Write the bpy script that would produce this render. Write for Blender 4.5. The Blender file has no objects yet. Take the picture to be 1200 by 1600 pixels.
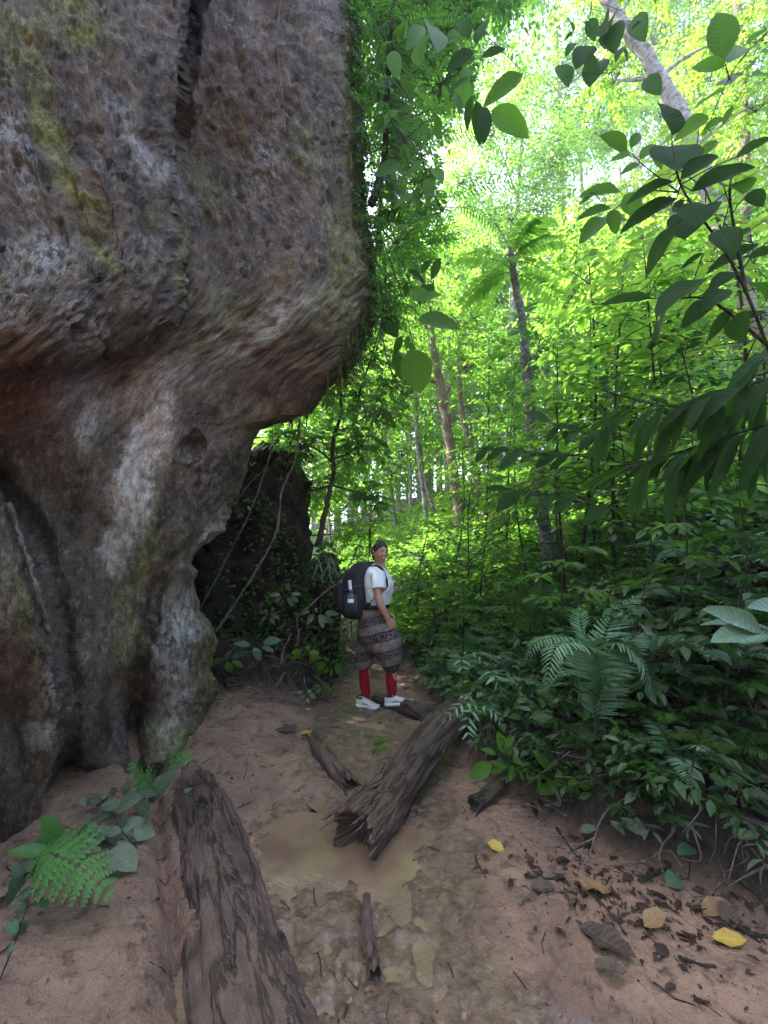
import bpy, math, random
import numpy as np
from mathutils import Vector, Matrix

# ------------------------------------------------------------------ camera, sky, sun, exposure
scene = bpy.context.scene
COL = scene.collection
FPX = 620.0
PITCH = math.radians(6.7)
CAMZ = 1.5
cam = bpy.data.cameras.new("camera"); cam_o = bpy.data.objects.new("camera", cam); COL.objects.link(cam_o)
cam.sensor_fit = 'VERTICAL'; cam.sensor_height = 36.0; cam.lens = 36.0 * FPX / 1600.0
cam.clip_start = 0.02; cam.clip_end = 600.0
cam_o.location = (0, 0, CAMZ); cam_o.rotation_euler = (math.pi / 2 + PITCH, 0, 0)
scene.camera = cam_o
SUN_EL, SUN_AZ = math.radians(60), math.radians(-56)      # azimuth from +Y towards +X
world = bpy.data.worlds.new("World"); scene.world = world; world.use_nodes = True
wn = world.node_tree; wn.nodes.clear()
wo = wn.nodes.new('ShaderNodeOutputWorld'); wb = wn.nodes.new('ShaderNodeBackground'); ws = wn.nodes.new('ShaderNodeTexSky')
ws.sky_type = 'NISHITA'; ws.sun_disc = False; ws.sun_elevation = SUN_EL; ws.sun_rotation = SUN_AZ
ws.air_density = 1.0; ws.dust_density = 2.5; ws.ozone_density = 1.0
wb.inputs['Strength'].default_value = 0.15
wn.links.new(ws.outputs[0], wb.inputs[0]); wn.links.new(wb.outputs[0], wo.inputs[0])
sl = bpy.data.lights.new("sun", 'SUN'); sl.energy = 3.6; sl.angle = math.radians(0.5); sl.color = (1.0, 0.96, 0.88)
so = bpy.data.objects.new("sun", sl); COL.objects.link(so)
sdir = Vector((math.sin(SUN_AZ) * math.cos(SUN_EL), math.cos(SUN_AZ) * math.cos(SUN_EL), math.sin(SUN_EL)))
so.rotation_euler = sdir.to_track_quat('Z', 'Y').to_euler(); so.location = sdir * 30
scene.view_settings.view_transform = 'Standard'; scene.view_settings.look = 'None'
scene.view_settings.exposure = 3.0; scene.view_settings.gamma = 1.0; scene.view_settings.use_curve_mapping = False
scene.view_settings.use_white_balance = True; scene.view_settings.white_balance_temperature = 6500; scene.view_settings.white_balance_tint = 22
scene.cycles.max_bounces = 7; scene.cycles.diffuse_bounces = 4; scene.cycles.glossy_bounces = 3
scene.cycles.transmission_bounces = 4; scene.cycles.transparent_max_bounces = 6
scene.cycles.sample_clamp_indirect = 6.0; scene.cycles.use_denoising = True
scene.cycles.caustics_reflective = False; scene.cycles.caustics_refractive = False

# ------------------------------------------------------------------ numeric helpers
CT, ST = math.cos(PITCH), math.sin(PITCH)
def P(px, py, d):
    """world point seen at photo pixel (px, py) at world distance Y = d"""
    u = (np.asarray(px, float) - 600) / FPX; v = (800 - np.asarray(py, float)) / FPX
    fy = CT - v * ST; fz = v * CT + ST
    t = np.asarray(d, float) / fy
    return np.stack([u * t, fy * t, CAMZ + fz * t], -1)
def G(px, py, z=0.0):
    u = (px - 600) / FPX; v = (800 - py) / FPX
    fy = CT - v * ST; fz = v * CT + ST
    t = (z - CAMZ) / fz
    return np.array([u * t, fy * t, z])
def PX(p):
    p = np.asarray(p, float); f = p[..., 1] * CT + (p[..., 2] - CAMZ) * ST; u = -p[..., 1] * ST + (p[..., 2] - CAMZ) * CT
    return 600 + FPX * p[..., 0] / f, 800 - FPX * u / f
def vnoise(p):
    p = np.asarray(p, float); i = np.floor(p).astype(np.int64); f = p - i
    u = f * f * f * (f * (f * 6 - 15) + 10)
    def h(a, b, c):
        n = (i[..., 0] + a) * 374761393 + (i[..., 1] + b) * 668265263 + (i[..., 2] + c) * 1274126177
        n = (n ^ (n >> 13)) * 1103515245 & 0x7fffffff
        n = (n ^ (n >> 15)) * 69069 & 0x7fffffff
        n = n ^ (n >> 11)
        return (n & 0xffff) / 32767.5 - 1.0
    x, y, z = u[..., 0], u[..., 1], u[..., 2]
    a = h(0,0,0)*(1-x)+h(1,0,0)*x; b = h(0,1,0)*(1-x)+h(1,1,0)*x
    c = h(0,0,1)*(1-x)+h(1,0,1)*x; d = h(0,1,1)*(1-x)+h(1,1,1)*x
    return (a*(1-y)+b*y)*(1-z)+(c*(1-y)+d*y)*z
def fbm(p, o=4, g=0.5, l=2.03):
    p = np.asarray(p, float); s = 0; a = 1.0; k = 0
    for q in range(o):
        s = s + a * vnoise(p + 17.3 * q); k += a; a *= g; p = p * l
    return s / k
def ridged(p, o=4):
    p = np.asarray(p, float); s = 0; a = 1.0; k = 0
    for q in range(o):
        s = s + a * (1 - 2 * np.abs(vnoise(p + 9.1 * q))); k += a; a *= 0.5; p = p * 2.07
    return s / k
def sstep(a, b, x):
    t = np.clip((x - a) / (b - a), 0, 1); return t * t * (3 - 2 * t)
def nrm(v):
    v = np.asarray(v, float); return v / np.maximum(np.linalg.norm(v, axis=-1, keepdims=True), 1e-9)
def spline(pts, n):
    """Catmull-Rom resample of a polyline (k,m) to n points"""
    pts = np.asarray(pts, float)
    if len(pts) == 2:
        t = np.linspace(0, 1, n)[:, None]; return pts[0] * (1 - t) + pts[1] * t
    e = np.vstack([2 * pts[0] - pts[1], pts, 2 * pts[-1] - pts[-2]])
    seg = np.linalg.norm(np.diff(pts, axis=0), axis=1); cum = np.concatenate([[0], np.cumsum(seg)])
    s = np.linspace(0, cum[-1], n); k = np.clip(np.searchsorted(cum, s, 'right') - 1, 0, len(pts) - 2)
    t = ((s - cum[k]) / np.maximum(seg[k], 1e-9))[:, None]
    a, b, c, d = e[k], e[k+1], e[k+2], e[k+3]
    return 0.5 * (2*b + (c-a)*t + (2*a-5*b+4*c-d)*t**2 + (3*b-a-3*c+d)*t**3)

# ------------------------------------------------------------------ mesh builder
class MB:
    def __init__(s):
        s.V = []; s.L = []; s.C = []; s.T = []; s.U = []; s.n = 0
    def add(s, v, faces, tint=0.5, lu=None):
        """v (n,3); faces: list of int arrays (m,k)"""
        v = np.asarray(v, float).reshape(-1, 3)
        s.V.append(v)
        for f in faces:
            f = np.asarray(f, np.int64)
            if f.size:
                s.L.append((f + s.n).ravel()); s.C.append(np.full(len(f), f.shape[1], np.int64))
        s.T.append(np.broadcast_to(np.asarray(tint, float), (len(v),)).copy())
        s.U.append(np.zeros((len(v), 3)) if lu is None else lu)
        s.n += len(v)
    def build(s, name, mat, parent=None, smooth=True, extra=None):
        V = np.vstack(s.V); L = np.concatenate(s.L); C = np.concatenate(s.C)
        me = bpy.data.meshes.new(name)
        me.vertices.add(len(V)); me.vertices.foreach_set('co', V.ravel())
        me.loops.add(len(L)); me.loops.foreach_set('vertex_index', L.astype(np.int32))
        me.polygons.add(len(C)); st = np.concatenate([[0], np.cumsum(C)[:-1]])
        me.polygons.foreach_set('loop_start', st.astype(np.int32)); me.polygons.foreach_set('loop_total', C.astype(np.int32))
        me.polygons.foreach_set('use_smooth', np.full(len(C), smooth))
        a = me.attributes.new('tint', 'FLOAT', 'POINT'); a.data.foreach_set('value', np.concatenate(s.T).astype(np.float32))
        U = np.vstack(s.U)
        if np.any(U):
            a = me.attributes.new('lu', 'FLOAT_VECTOR', 'POINT'); a.data.foreach_set('vector', U.ravel().astype(np.float32))
        if extra:
            for k, val in extra.items():
                a = me.attributes.new(k, 'FLOAT', 'POINT'); a.data.foreach_set('value', np.asarray(val, np.float32).ravel())
        me.update(calc_edges=True); me.validate()
        me.materials.append(mat)
        o = bpy.data.objects.new(name, me); COL.objects.link(o)
        if parent is not None:
            o.parent = parent; o.matrix_parent_inverse = Matrix.Translation(-Vector(parent.location))
        return o
    # ---- primitives
    def grid(s, pts, tint=0.5, wrap=False):
        r, c = pts.shape[:2]; i = np.arange(r * c).reshape(r, c)
        if wrap: i = np.hstack([i, i[:, :1]])
        f = np.stack([i[:-1, :-1], i[:-1, 1:], i[1:, 1:], i[1:, :-1]], -1).reshape(-1, 4)
        t = tint if np.isscalar(tint) else np.asarray(tint).ravel()
        s.add(pts.reshape(-1, 3), [f], t)
    def tube(s, pts, rad, k=6, tint=0.5, cap=True, disp=None, flat=None):
        pts = np.asarray(pts, float); n = len(pts); rad = np.broadcast_to(np.asarray(rad, float), (n,))
        T = nrm(np.gradient(pts, axis=0)); up = np.array([0, 0, 1.0])
        if abs(T[:, 2]).mean() > 0.8: up = np.array([0.0, 1.0, 0.05])
        A = nrm(np.cross(T, up)); B = np.cross(A, T)
        th = np.linspace(0, 2 * math.pi, k, endpoint=False)
        R = np.broadcast_to(rad[:, None], (n, k)).copy()
        if disp is not None: R = R * disp(np.linspace(0, 1, n)[:, None], th[None, :])
        cx, sx = np.cos(th)[None, :, None], np.sin(th)[None, :, None]
        fl = 1.0 if flat is None else flat
        ring = pts[:, None, :] + R[..., None] * (A[:, None, :] * cx + B[:, None, :] * sx * fl)
        i = np.arange(n * k).reshape(n, k); j = np.hstack([i, i[:, :1]])
        f = np.stack([j[:-1, :-1], j[:-1, 1:], j[1:, 1:], j[1:, :-1]], -1).reshape(-1, 4)
        v = ring.reshape(-1, 3); fs = [f]
        if cap:
            v = np.vstack([v, pts[0] , pts[-1]]); a = n * k
            q = j[0]; fs.append(np.stack([q[1:], q[:-1], np.full(k, a)], -1))
            q = j[-1]; fs.append(np.stack([q[:-1], q[1:], np.full(k, a + 1)], -1))
        s.add(v, fs, tint)
        return ring
    def leaves(s, tpl, O, D, U, Ln, W=1.0, tint=0.5):
        """tpl=(verts (k,3): x across, y along, z up; faces; lu)"""
        tv, tf, tl = tpl; O = np.atleast_2d(O); N = len(O); k = len(tv)
        if N == 0: return
        D = nrm(D); X = nrm(np.cross(D, U)); Z = np.cross(X, D)
        Ln = np.broadcast_to(np.asarray(Ln, float), (N,)); W = np.broadcast_to(np.asarray(W, float), (N,))
        v = (O[:, None] + Ln[:, None, None] * (tv[None, :, 0:1] * W[:, None, None] * X[:, None] + tv[None, :, 1:2] * D[:, None] + tv[None, :, 2:3] * Z[:, None]))
        off = (np.arange(N) * k)[:, None, None]
        fs = [(f[None] + off).reshape(-1, f.shape[1]) for f in tf]
        t = np.repeat(np.broadcast_to(np.asarray(tint, float), (N,)), k)
        s.add(v.reshape(-1, 3), fs, t, np.tile(tl, (N, 1)))

def leaf_tpl(n=3, width=0.42, fold=0.12, droop=0.12, peak=0.42, tip=1.0, wave=0.0, stalk=0.0):
    """simple leaf with n interior stations"""
    t = np.linspace(0, 1, n + 2)[1:-1]
    w = 0.5 * width * np.where(t < peak, np.sin(np.pi / 2 * t / peak) ** 0.75, np.cos(np.pi / 2 * (t - peak) / (1 - peak)) ** tip)
    zc = -droop * t ** 2
    V = [[0, 0, 0]]; LU = [[0, 0, 0]]
    for a, (tt, ww, z) in enumerate(zip(t, w, zc)):
        wv = wave * math.sin(tt * 17)
        V += [[-ww, tt, z + fold * ww * 2 + wv], [0, tt, z], [ww, tt, z + fold * ww * 2 - wv]]
        LU += [[tt, -1, 0], [tt, 0, 0], [tt, 1, 0]]
    V.append([0, 1, -droop]); LU.append([1, 0, 0])
    V = np.array(V, float); LU = np.array(LU, float)
    LU[:, 1] *= 1; LU[:, 2] = V[:, 0]
    e = len(V) - 1
    tri = [[0, 2, 1], [0, 3, 2], [e - 3, e - 2, e], [e - 2, e - 1, e]]
    quad = []
    for a in range(n - 1):
        b = 1 + 3 * a
        quad += [[b, b + 1, b + 4, b + 3], [b + 1, b + 2, b + 5, b + 4]]
    V[:, 1] = V[:, 1] * (1 - stalk) + stalk
    fs = [np.array(tri)]
    if quad: fs.append(np.array(quad))
    return V, fs, LU
LEAF2 = leaf_tpl(2, 0.44, 0.15, 0.15)
LEAF_S = leaf_tpl(1, 0.42, 0.2, 0.1, peak=0.45)
LEAF_HI = leaf_tpl(9, 0.40, 0.14, 0.16, peak=0.45, tip=0.8, wave=0.006)
LEAF_BROAD = leaf_tpl(9, 0.58, 0.16, 0.16, peak=0.4, tip=0.7, wave=0.01)
LEAF_LONG = leaf_tpl(7, 0.20, 0.2, 0.35, peak=0.45, tip=0.8)
PINNA = leaf_tpl(3, 0.17, 0.1, 0.12, peak=0.2, tip=0.7)
PINNA_HI = leaf_tpl(6, 0.15, 0.1, 0.16, peak=0.18, tip=0.65, wave=0.008)

# ------------------------------------------------------------------ scene helpers
def tag(o, label=None, cat=None, group=None, kind=None):
    if label: o['label'] = label
    if cat: o['category'] = cat
    if group: o['group'] = group
    if kind: o['kind'] = kind
    return o
def empty(name, loc, label=None, cat=None, group=None):
    o = bpy.data.objects.new(name, None); COL.objects.link(o); o.location = Vector([float(c) for c in loc]); o.empty_display_size = 0.1
    return tag(o, label, cat, group)

# ------------------------------------------------------------------ materials
class NT:
    def __init__(s, name):
        s.m = bpy.data.materials.new(name); s.m.use_nodes = True; s.t = s.m.node_tree; s.t.nodes.clear()
        s.out = s.t.nodes.new('ShaderNodeOutputMaterial')
    def n(s, typ, ins=None, **props):
        nd = s.t.nodes.new('ShaderNode' + typ)
        for k, v in props.items(): setattr(nd, k, v)
        for k, v in (ins or {}).items():
            sock = nd.inputs[k]
            if isinstance(v, bpy.types.NodeSocket): s.t.links.new(v, sock)
            elif isinstance(v, bpy.types.Node): s.t.links.new(v.outputs[0], sock)
            else:
                if sock.type == 'RGBA' and len(v) == 3: v = (*v, 1)
                sock.default_value = v
        return nd
    def attr(s, name): return s.n('Attribute', attribute_name=name).outputs['Fac']
    def coord(s): return s.n('TexCoord').outputs['Object']
    def map(s, scale=(1, 1, 1), rot=(0, 0, 0)): return s.n('Mapping', {'Vector': s.coord(), 'Scale': scale, 'Rotation': rot}).outputs[0]
    def noise(s, vec, scale, detail=6, rough=0.55, dist=0.0): return s.n('TexNoise', {'Vector': vec, 'Scale': scale, 'Detail': detail, 'Roughness': rough, 'Distortion': dist}).outputs['Fac']
    def vor(s, vec, scale, feature='F1'): return s.n('TexVoronoi', {'Vector': vec, 'Scale': scale}, feature=feature).outputs['Distance']
    def ramp(s, fac, a, b, ca=0.0, cb=1.0): return s.n('MapRange', {'Value': fac, 'From Min': a, 'From Max': b, 'To Min': ca, 'To Max': cb}, interpolation_type='SMOOTHSTEP').outputs[0]
    def math(s, op, a, b=0.0): return s.n('Math', {0: a, 1: b}, operation=op).outputs[0]
    def mix(s, fac, a, b, blend='MIX'):
        nd = s.t.nodes.new('ShaderNodeMix'); nd.data_type = 'RGBA'; nd.blend_type = blend
        for idx, v in ((0, fac), (6, a), (7, b)):
            if isinstance(v, bpy.types.NodeSocket): s.t.links.new(v, nd.inputs[idx])
            else: nd.inputs[idx].default_value = v if idx == 0 else (*v, 1)
        return nd.outputs[2]
    def bump(s, h, strength=0.5, dist=0.02, normal=None):
        ins = {'Height': h, 'Strength': strength, 'Distance': dist}
        if normal is not None: ins['Normal'] = normal
        return s.n('Bump', ins).outputs[0]
    def pbsdf(s, col, rough=0.6, spec=0.5, normal=None, metal=0.0, **kw):
        ins = {'Base Color': col, 'Roughness': rough, 'Specular IOR Level': spec, 'Metallic': metal}; ins.update(kw)
        if normal is not None: ins['Normal'] = normal
        return s.n('BsdfPrincipled', ins)
    def done(s, sh):
        s.t.links.new(sh.outputs[0] if isinstance(sh, bpy.types.Node) else sh, s.out.inputs[0]); return s.m

def leaf_mat(name, dark, light, trans, tf=0.5, rough=0.45, veins=False, spec=0.4, yellow=None):
    t = NT(name); a = t.attr('tint')
    col = t.mix(a, dark, light)
    nz = t.noise(t.coord(), 30, 3)
    col = t.mix(t.ramp(nz, 0.35, 0.75, 0, 0.35), col, tuple(c * 0.55 for c in dark))
    tc = t.mix(a, tuple(c * 0.6 for c in trans), trans)
    nrmz = None
    if veins:
        lu = t.n('SeparateXYZ', {0: t.n('Attribute', attribute_name='lu').outputs['Vector']})
        av = t.math('ABSOLUTE', lu.outputs[1])
        ph = t.math('SUBTRACT', t.math('MULTIPLY', lu.outputs[0], 62.0), t.math('MULTIPLY', av, 9.0))
        w = t.math('SINE', ph); vein = t.ramp(w, 0.82, 1.0); mid = t.ramp(av, 0.07, 0.0)
        vv = t.math('MAXIMUM', t.math('MULTIPLY', vein, 0.5), mid)
        col = t.mix(t.math('MULTIPLY', vv, 0.55), col, tuple(min(1, c * 1.6 + 0.01) for c in light))
        tc = t.mix(t.math('MULTIPLY', vv, 0.4), tc, tuple(c * 0.4 for c in trans))
        nrmz = t.bump(t.math('SUBTRACT', w, t.math('MULTIPLY', vv, 1.5)), 0.35, 0.002)
    p = t.pbsdf(col, rough, spec, nrmz)
    tr = t.n('BsdfTranslucent', {'Color': tc})
    return t.done(t.n('MixShader', {0: tf, 1: p, 2: tr}))
def bark_mat(name, c1, c2, c3=None, scale=14, rough=0.85, moss=0.0, stretch=0.25, spec=0.25, bump=0.7):
    t = NT(name); v = t.map((1, 1, stretch))
    n1 = t.noise(v, scale, 8, 0.65); n2 = t.noise(t.coord(), 3.1, 4)
    col = t.mix(t.ramp(n1, 0.35, 0.68), c1, c2)
    if c3: col = t.mix(t.ramp(t.noise(t.coord(), 7, 5), 0.52, 0.66, 0, 0.8), col, c3)
    if moss: col = t.mix(t.ramp(n2, 0.45, 0.65, 0, moss), col, (0.05, 0.085, 0.02))
    return t.done(t.pbsdf(col, rough, spec, t.bump(n1, bump, 0.02)))

M = {}
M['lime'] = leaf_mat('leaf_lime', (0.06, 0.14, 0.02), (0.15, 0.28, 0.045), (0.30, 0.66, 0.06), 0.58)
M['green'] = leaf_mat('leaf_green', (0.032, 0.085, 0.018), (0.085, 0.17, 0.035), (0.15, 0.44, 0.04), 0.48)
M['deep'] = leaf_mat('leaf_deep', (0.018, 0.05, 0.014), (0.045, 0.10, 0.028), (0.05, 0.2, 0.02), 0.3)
M['yellowgreen'] = leaf_mat('leaf_yellowgreen', (0.08, 0.17, 0.02), (0.2, 0.34, 0.04), (0.38, 0.68, 0.06), 0.55)
M['near'] = leaf_mat('leaf_veined', (0.016, 0.042, 0.010), (0.035, 0.08, 0.018), (0.10, 0.28, 0.025), 0.42, 0.6, True, 0.08)
M['nearlime'] = leaf_mat('leaf_veined_lime', (0.05, 0.13, 0.02), (0.10, 0.22, 0.035), (0.20, 0.5, 0.04), 0.5, 0.5, True, 0.2)
M['bluish'] = leaf_mat('leaf_bluish', (0.045, 0.10, 0.055), (0.13, 0.22, 0.13), (0.1, 0.26, 0.08), 0.22, 0.35, True, 0.55)
M['fern'] = leaf_mat('leaf_fern', (0.10, 0.21, 0.12), (0.20, 0.36, 0.22), (0.12, 0.36, 0.07), 0.3, 0.45)
M['brightfern'] = leaf_mat('leaf_brightfern', (0.045, 0.15, 0.03), (0.10, 0.27, 0.055), (0.12, 0.34, 0.04), 0.3, 0.5)
M['dusty'] = leaf_mat('leaf_dusty', (0.07, 0.10, 0.06), (0.17, 0.21, 0.13), (0.1, 0.2, 0.06), 0.2, 0.6, True)
M['litter'] = leaf_mat('leaf_litter', (0.035, 0.02, 0.014), (0.16, 0.09, 0.05), (0.08, 0.04, 0.02), 0.15, 0.6)
M['dryleaf'] = leaf_mat('leaf_dry', (0.22, 0.11, 0.05), (0.34, 0.2, 0.09), (0.2, 0.1, 0.03), 0.15, 0.5, True)
M['deadleaf'] = leaf_mat('leaf_dead', (0.05, 0.03, 0.024), (0.12, 0.075, 0.055), (0.05, 0.03, 0.02), 0.1, 0.55, True)
M['yellow'] = leaf_mat('leaf_yellow', (0.5, 0.3, 0.05), (0.62, 0.42, 0.08), (0.4, 0.25, 0.03), 0.2, 0.45, True)
M['pale_bark'] = bark_mat('bark_pale', (0.20, 0.18, 0.16), (0.42, 0.39, 0.35), (0.10, 0.085, 0.07), 11, stretch=1.6)
M['grey_bark'] = bark_mat('bark_grey', (0.07, 0.06, 0.055), (0.22, 0.2, 0.18), (0.30, 0.30, 0.28), 12, stretch=1.4)
M['brown_bark'] = bark_mat('bark_brown', (0.045, 0.03, 0.025), (0.13, 0.085, 0.065), None, 15)
M['red_bark'] = bark_mat('bark_red', (0.15, 0.09, 0.065), (0.30, 0.21, 0.155), (0.3, 0.27, 0.2), 10)
M['dark_stem'] = bark_mat('stem_dark', (0.02, 0.016, 0.012), (0.055, 0.045, 0.032), None, 25)
M['green_stem'] = bark_mat('stem_green', (0.05, 0.07, 0.025), (0.11, 0.13, 0.05), None, 25)
M['vine'] = bark_mat('vine_bark', (0.09, 0.065, 0.055), (0.24, 0.19, 0.16), None, 30)
M['mossy_bark'] = bark_mat('bark_mossy', (0.03, 0.022, 0.018), (0.10, 0.075, 0.06), None, 15, moss=0.8)
M['root_hair'] = bark_mat('root_hair', (0.04, 0.03, 0.022), (0.12, 0.10, 0.06), None, 30)
M['moss'] = leaf_mat('moss_strands', (0.045, 0.06, 0.012), (0.12, 0.15, 0.03), (0.1, 0.14, 0.02), 0.25, 0.8)
# ------------------------------------------------------------------ terrain
def bank_x(y):
    return np.interp(y, [0.8, 1.84, 2.19, 2.7, 3.25, 4.2, 5.2, 7, 12, 40], [2.6, 1.6, 0.98, 0.74, 0.62, 0.55, 0.48, -0.25, -2.2, -9.0])
def left_x(y):
    return np.interp(y, [1.5, 3.6, 4.3, 5.2, 7, 12, 40], [-9.0, -9.0, -0.62, -0.56, -0.95, -3.2, -10.0])
LOGB = [(-1.50, 3.10), (-0.30, 1.30)]
def ground(x, y, fine=True):
    x = np.asarray(x, float); y = np.asarray(y, float)
    z = np.zeros(np.broadcast(x, y).shape); x = x + z; y = y + z
    p = np.stack([x, y, 0 * x], -1)
    wob = 0.12 * fbm(p * 1.7 + 5, 3)
    # right bank then hillside
    r = x - bank_x(y) + wob
    bankh = np.interp(y, [1.5, 2.2, 3.0, 4.2, 6], [0.18, 0.30, 0.34, 0.28, 0.2])
    z += bankh * sstep(0, 0.28, r) + 0.52 * np.clip(r - 0.2, 0, 7) * sstep(0.1, 1.2, r) + 0.25 * np.clip(r - 7, 0, 40)
    # left bank behind the boulder
    l = left_x(y) - x + wob
    z += 0.22 * sstep(0, 0.3, l) + 0.35 * np.clip(l - 0.2, 0, 8) * sstep(3.9, 4.6, y)
    z += 0.075 * np.clip(y - 5.5, 0, 60)
    # path cross section: dished towards the stream, raised sandy shelf on the left of the sunk log
    c = np.interp(y, [1, 2, 3, 4.2], [0.12, -0.05, -0.15, -0.1])
    near = sstep(5.2, 4.0, y)
    z += near * 0.05 * np.clip(np.abs(x - c) - 0.25, 0, 1.1)
    a, b = np.array(LOGB[0]), np.array(LOGB[1]); dd = (b - a) / np.linalg.norm(b - a)
    side = (x - a[0]) * dd[1] - (y - a[1]) * dd[0]       # >0 to the right of the log direction (looking from a to b)
    z += near * 0.10 * sstep(0.12, 0.34, side)
    z -= near * 0.075 * np.exp(-((side - 0.185) / 0.035) ** 2) * sstep(3.15, 2.9, y)
    z += near * 0.07 * sstep(-0.75, -1.2, x) * sstep(2.7, 3.3, y)
    # mud relief
    z += 0.05 * fbm(p * 1.3 + 2, 3)
    if fine:
        fm = near * sstep(0.25, -0.25, r)
        wetm = np.exp(-((x - c) / 0.55) ** 2)
        z -= 0.026 * fm * wetm * sstep(2.75, 2.35, y)
        z += fm * (0.022 * fbm(p * 5 + 3, 3) + 0.026 * wetm * fbm(p * 6 + fbm(p * 4, 2)[..., None] * 1.5, 3) + (0.006 - 0.003 * wetm + 0.020 * sstep(0.0, 0.35, fbm(p * 2.6 + 20, 3))) * ridged(p * 19 + fbm(p * 11, 2)[..., None] * 1.2, 3) + 0.004 * fbm(p * 45, 2) - 0.012 * np.clip(ridged(p * 6.5 + 9, 3) - 0.35, 0, 1))
        for (fx, fy, fa) in FEET:      # boot prints
            u = (x - fx) * math.cos(fa) + (y - fy) * math.sin(fa); v = -(x - fx) * math.sin(fa) + (y - fy) * math.cos(fa)
            u = u + 0.02 * fbm(p * 12, 2); v = v + 0.03 * fbm(p * 9 + 4, 2); q = (u / 0.034) ** 2 + (v / 0.085) ** 2
            z += fm * (-0.022 * np.exp(-q ** 1.3) + 0.009 * np.exp(-((q - 1.9) / 0.8) ** 2))
        z += (1 - fm) * 0.05 * fbm(p * 6, 3) * sstep(30, 6, y)
        # scored lip of the right bank
        z += near * 0.05 * np.exp(-((r - 0.1) / 0.14) ** 2) * fbm(np.stack([x * 9, y * 9, 0 * x], -1), 4)
    return z
_r = random.Random(4)
FEET = [(_r.uniform(-0.6, 0.25), _r.uniform(1.5, 3.7), _r.uniform(-0.5, 0.5)) for _ in range(15)] + [(-0.46, 2.12, 0.2), (-0.3, 2.5, 0.1), (-0.62, 2.0, 0.3), (-0.12, 2.15, -0.3)]
def gz(x, y): return float(ground(np.array([x]), np.array([y]), False)[0])
def gpt(px, py, off=0.0):
    """terrain point seen at a photo pixel"""
    d0 = 1.0
    for d in np.concatenate([np.arange(1.0, 6, 0.02), np.arange(6, 30, 0.1)]):
        p = P(px, py, d)
        if p[2] < gz(p[0], p[1]): return np.array([p[0], p[1], gz(p[0], p[1]) + off])
    return P(px, py, 20.0)

def axis(a, b, step, lo, hi, n):
    core = np.arange(a, b + 1e-6, step); t = np.linspace(0, 1, n + 1)[1:]
    g = lambda ext: ext * (0.02 * t + 0.98 * t ** 3)
    return np.concatenate([(a - g(a - lo))[::-1], core, b + g(hi - b)])
gx = axis(-2.1, 2.3, 0.0105, -70, 80, 42); gy = axis(1.15, 4.7, 0.0105, -20, 130, 60)
X, Y = np.meshgrid(gx, gy); Z = ground(X, Y)
b = MB(); b.grid(np.stack([X, Y, Z], -1))
cc = np.interp(Y, [1, 2, 3, 4.2], [0.16, -0.05, -0.15, -0.1])
pp = np.stack([X, Y, 0 * X], -1)
wet = np.exp(-((X - cc) / 0.52) ** 2) * sstep(5.0, 3.8, Y) + 0.45 * fbm(pp * 2.2 + 8, 4)
Zs = ground(X, Y, False); wet = wet + 0.25 * np.clip((Zs - Z) / 0.02, -0.6, 1.5) + 0.6 * np.exp(-((Z + 0.012) / 0.014) ** 2) * sstep(5, 4, Y) * sstep(-1.0, -.7, X)  # hollows hold more water; their darker tone also stands in for crevice shade
bankm = sstep(-0.05, 0.12, X - bank_x(Y) + 0.12 * fbm(pp * 1.7 + 5, 3)); lb = sstep(-0.05, 0.15, left_x(Y) - X)
far = sstep(4.8, 6.0, Y)
soil = np.clip(np.maximum(np.maximum(bankm, lb), far), 0, 1)

t = NT('mud')
v = t.coord(); w = t.attr('wet'); s_ = t.attr('soil')
n1 = t.noise(v, 2.3, 6, 0.6, 0.4); n2 = t.noise(v, 14, 8, 0.65); n3 = t.noise(v, 60, 4, 0.7)
dry = t.mix(t.ramp(n1, 0.36, 0.66), (0.46, 0.27, 0.175), (0.28, 0.16, 0.115))
dry = t.mix(t.ramp(n2, 0.52, 0.68, 0, 0.8), dry, (0.10, 0.058, 0.05))
dry = t.mix(t.ramp(n3, 0.6, 0.8, 0, 0.5), dry, (0.05, 0.03, 0.025))
dry = t.mix(t.ramp(t.noise(v, 5.5, 5, 0.6), 0.6, 0.72, 0, 0.5), dry, (0.37, 0.25, 0.16))
wetc = t.mix(t.ramp(n2, 0.35, 0.7), (0.32, 0.195, 0.125), (0.15, 0.09, 0.062))
wf = t.ramp(w, 0.25, 0.75)
col = t.mix(wf, dry, wetc)
soilc = t.mix(t.ramp(n2, 0.38, 0.68), (0.022, 0.015, 0.012), (0.065, 0.040, 0.028))
col = t.mix(s_, col, soilc)
rough = t.math('ADD', t.math('MULTIPLY', wf, -0.54), t.ramp(n2, 0.3, 0.7, 0.62, 0.80))
rough = t.math('MAXIMUM', rough, t.math('MULTIPLY', s_, 0.8))
hb = t.math('ADD', t.math('ADD', n2, t.math('MULTIPLY', n3, 0.55)), t.math('MULTIPLY', t.vor(t.n('Mapping', {'Vector': v, 'Scale': (1, 1, .3)}).outputs[0], 38), 0.25))
M['mud'] = t.done(t.pbsdf(col, rough, 0.5, t.bump(hb, 1.0, 0.05), **{'Coat Weight': t.math('MULTIPLY', t.math('MULTIPLY', wf, .65), t.math('SUBTRACT', 1.0, s_)), 'Coat Roughness': 0.06, 'Coat IOR': 1.45, 'Coat Normal': t.bump(t.noise(v, 22, 3, .6), 0.5, 0.02)}))
gr = b.build('ground', M['mud'], extra={'wet': wet, 'soil': soil}); tag(gr, kind='structure')

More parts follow.
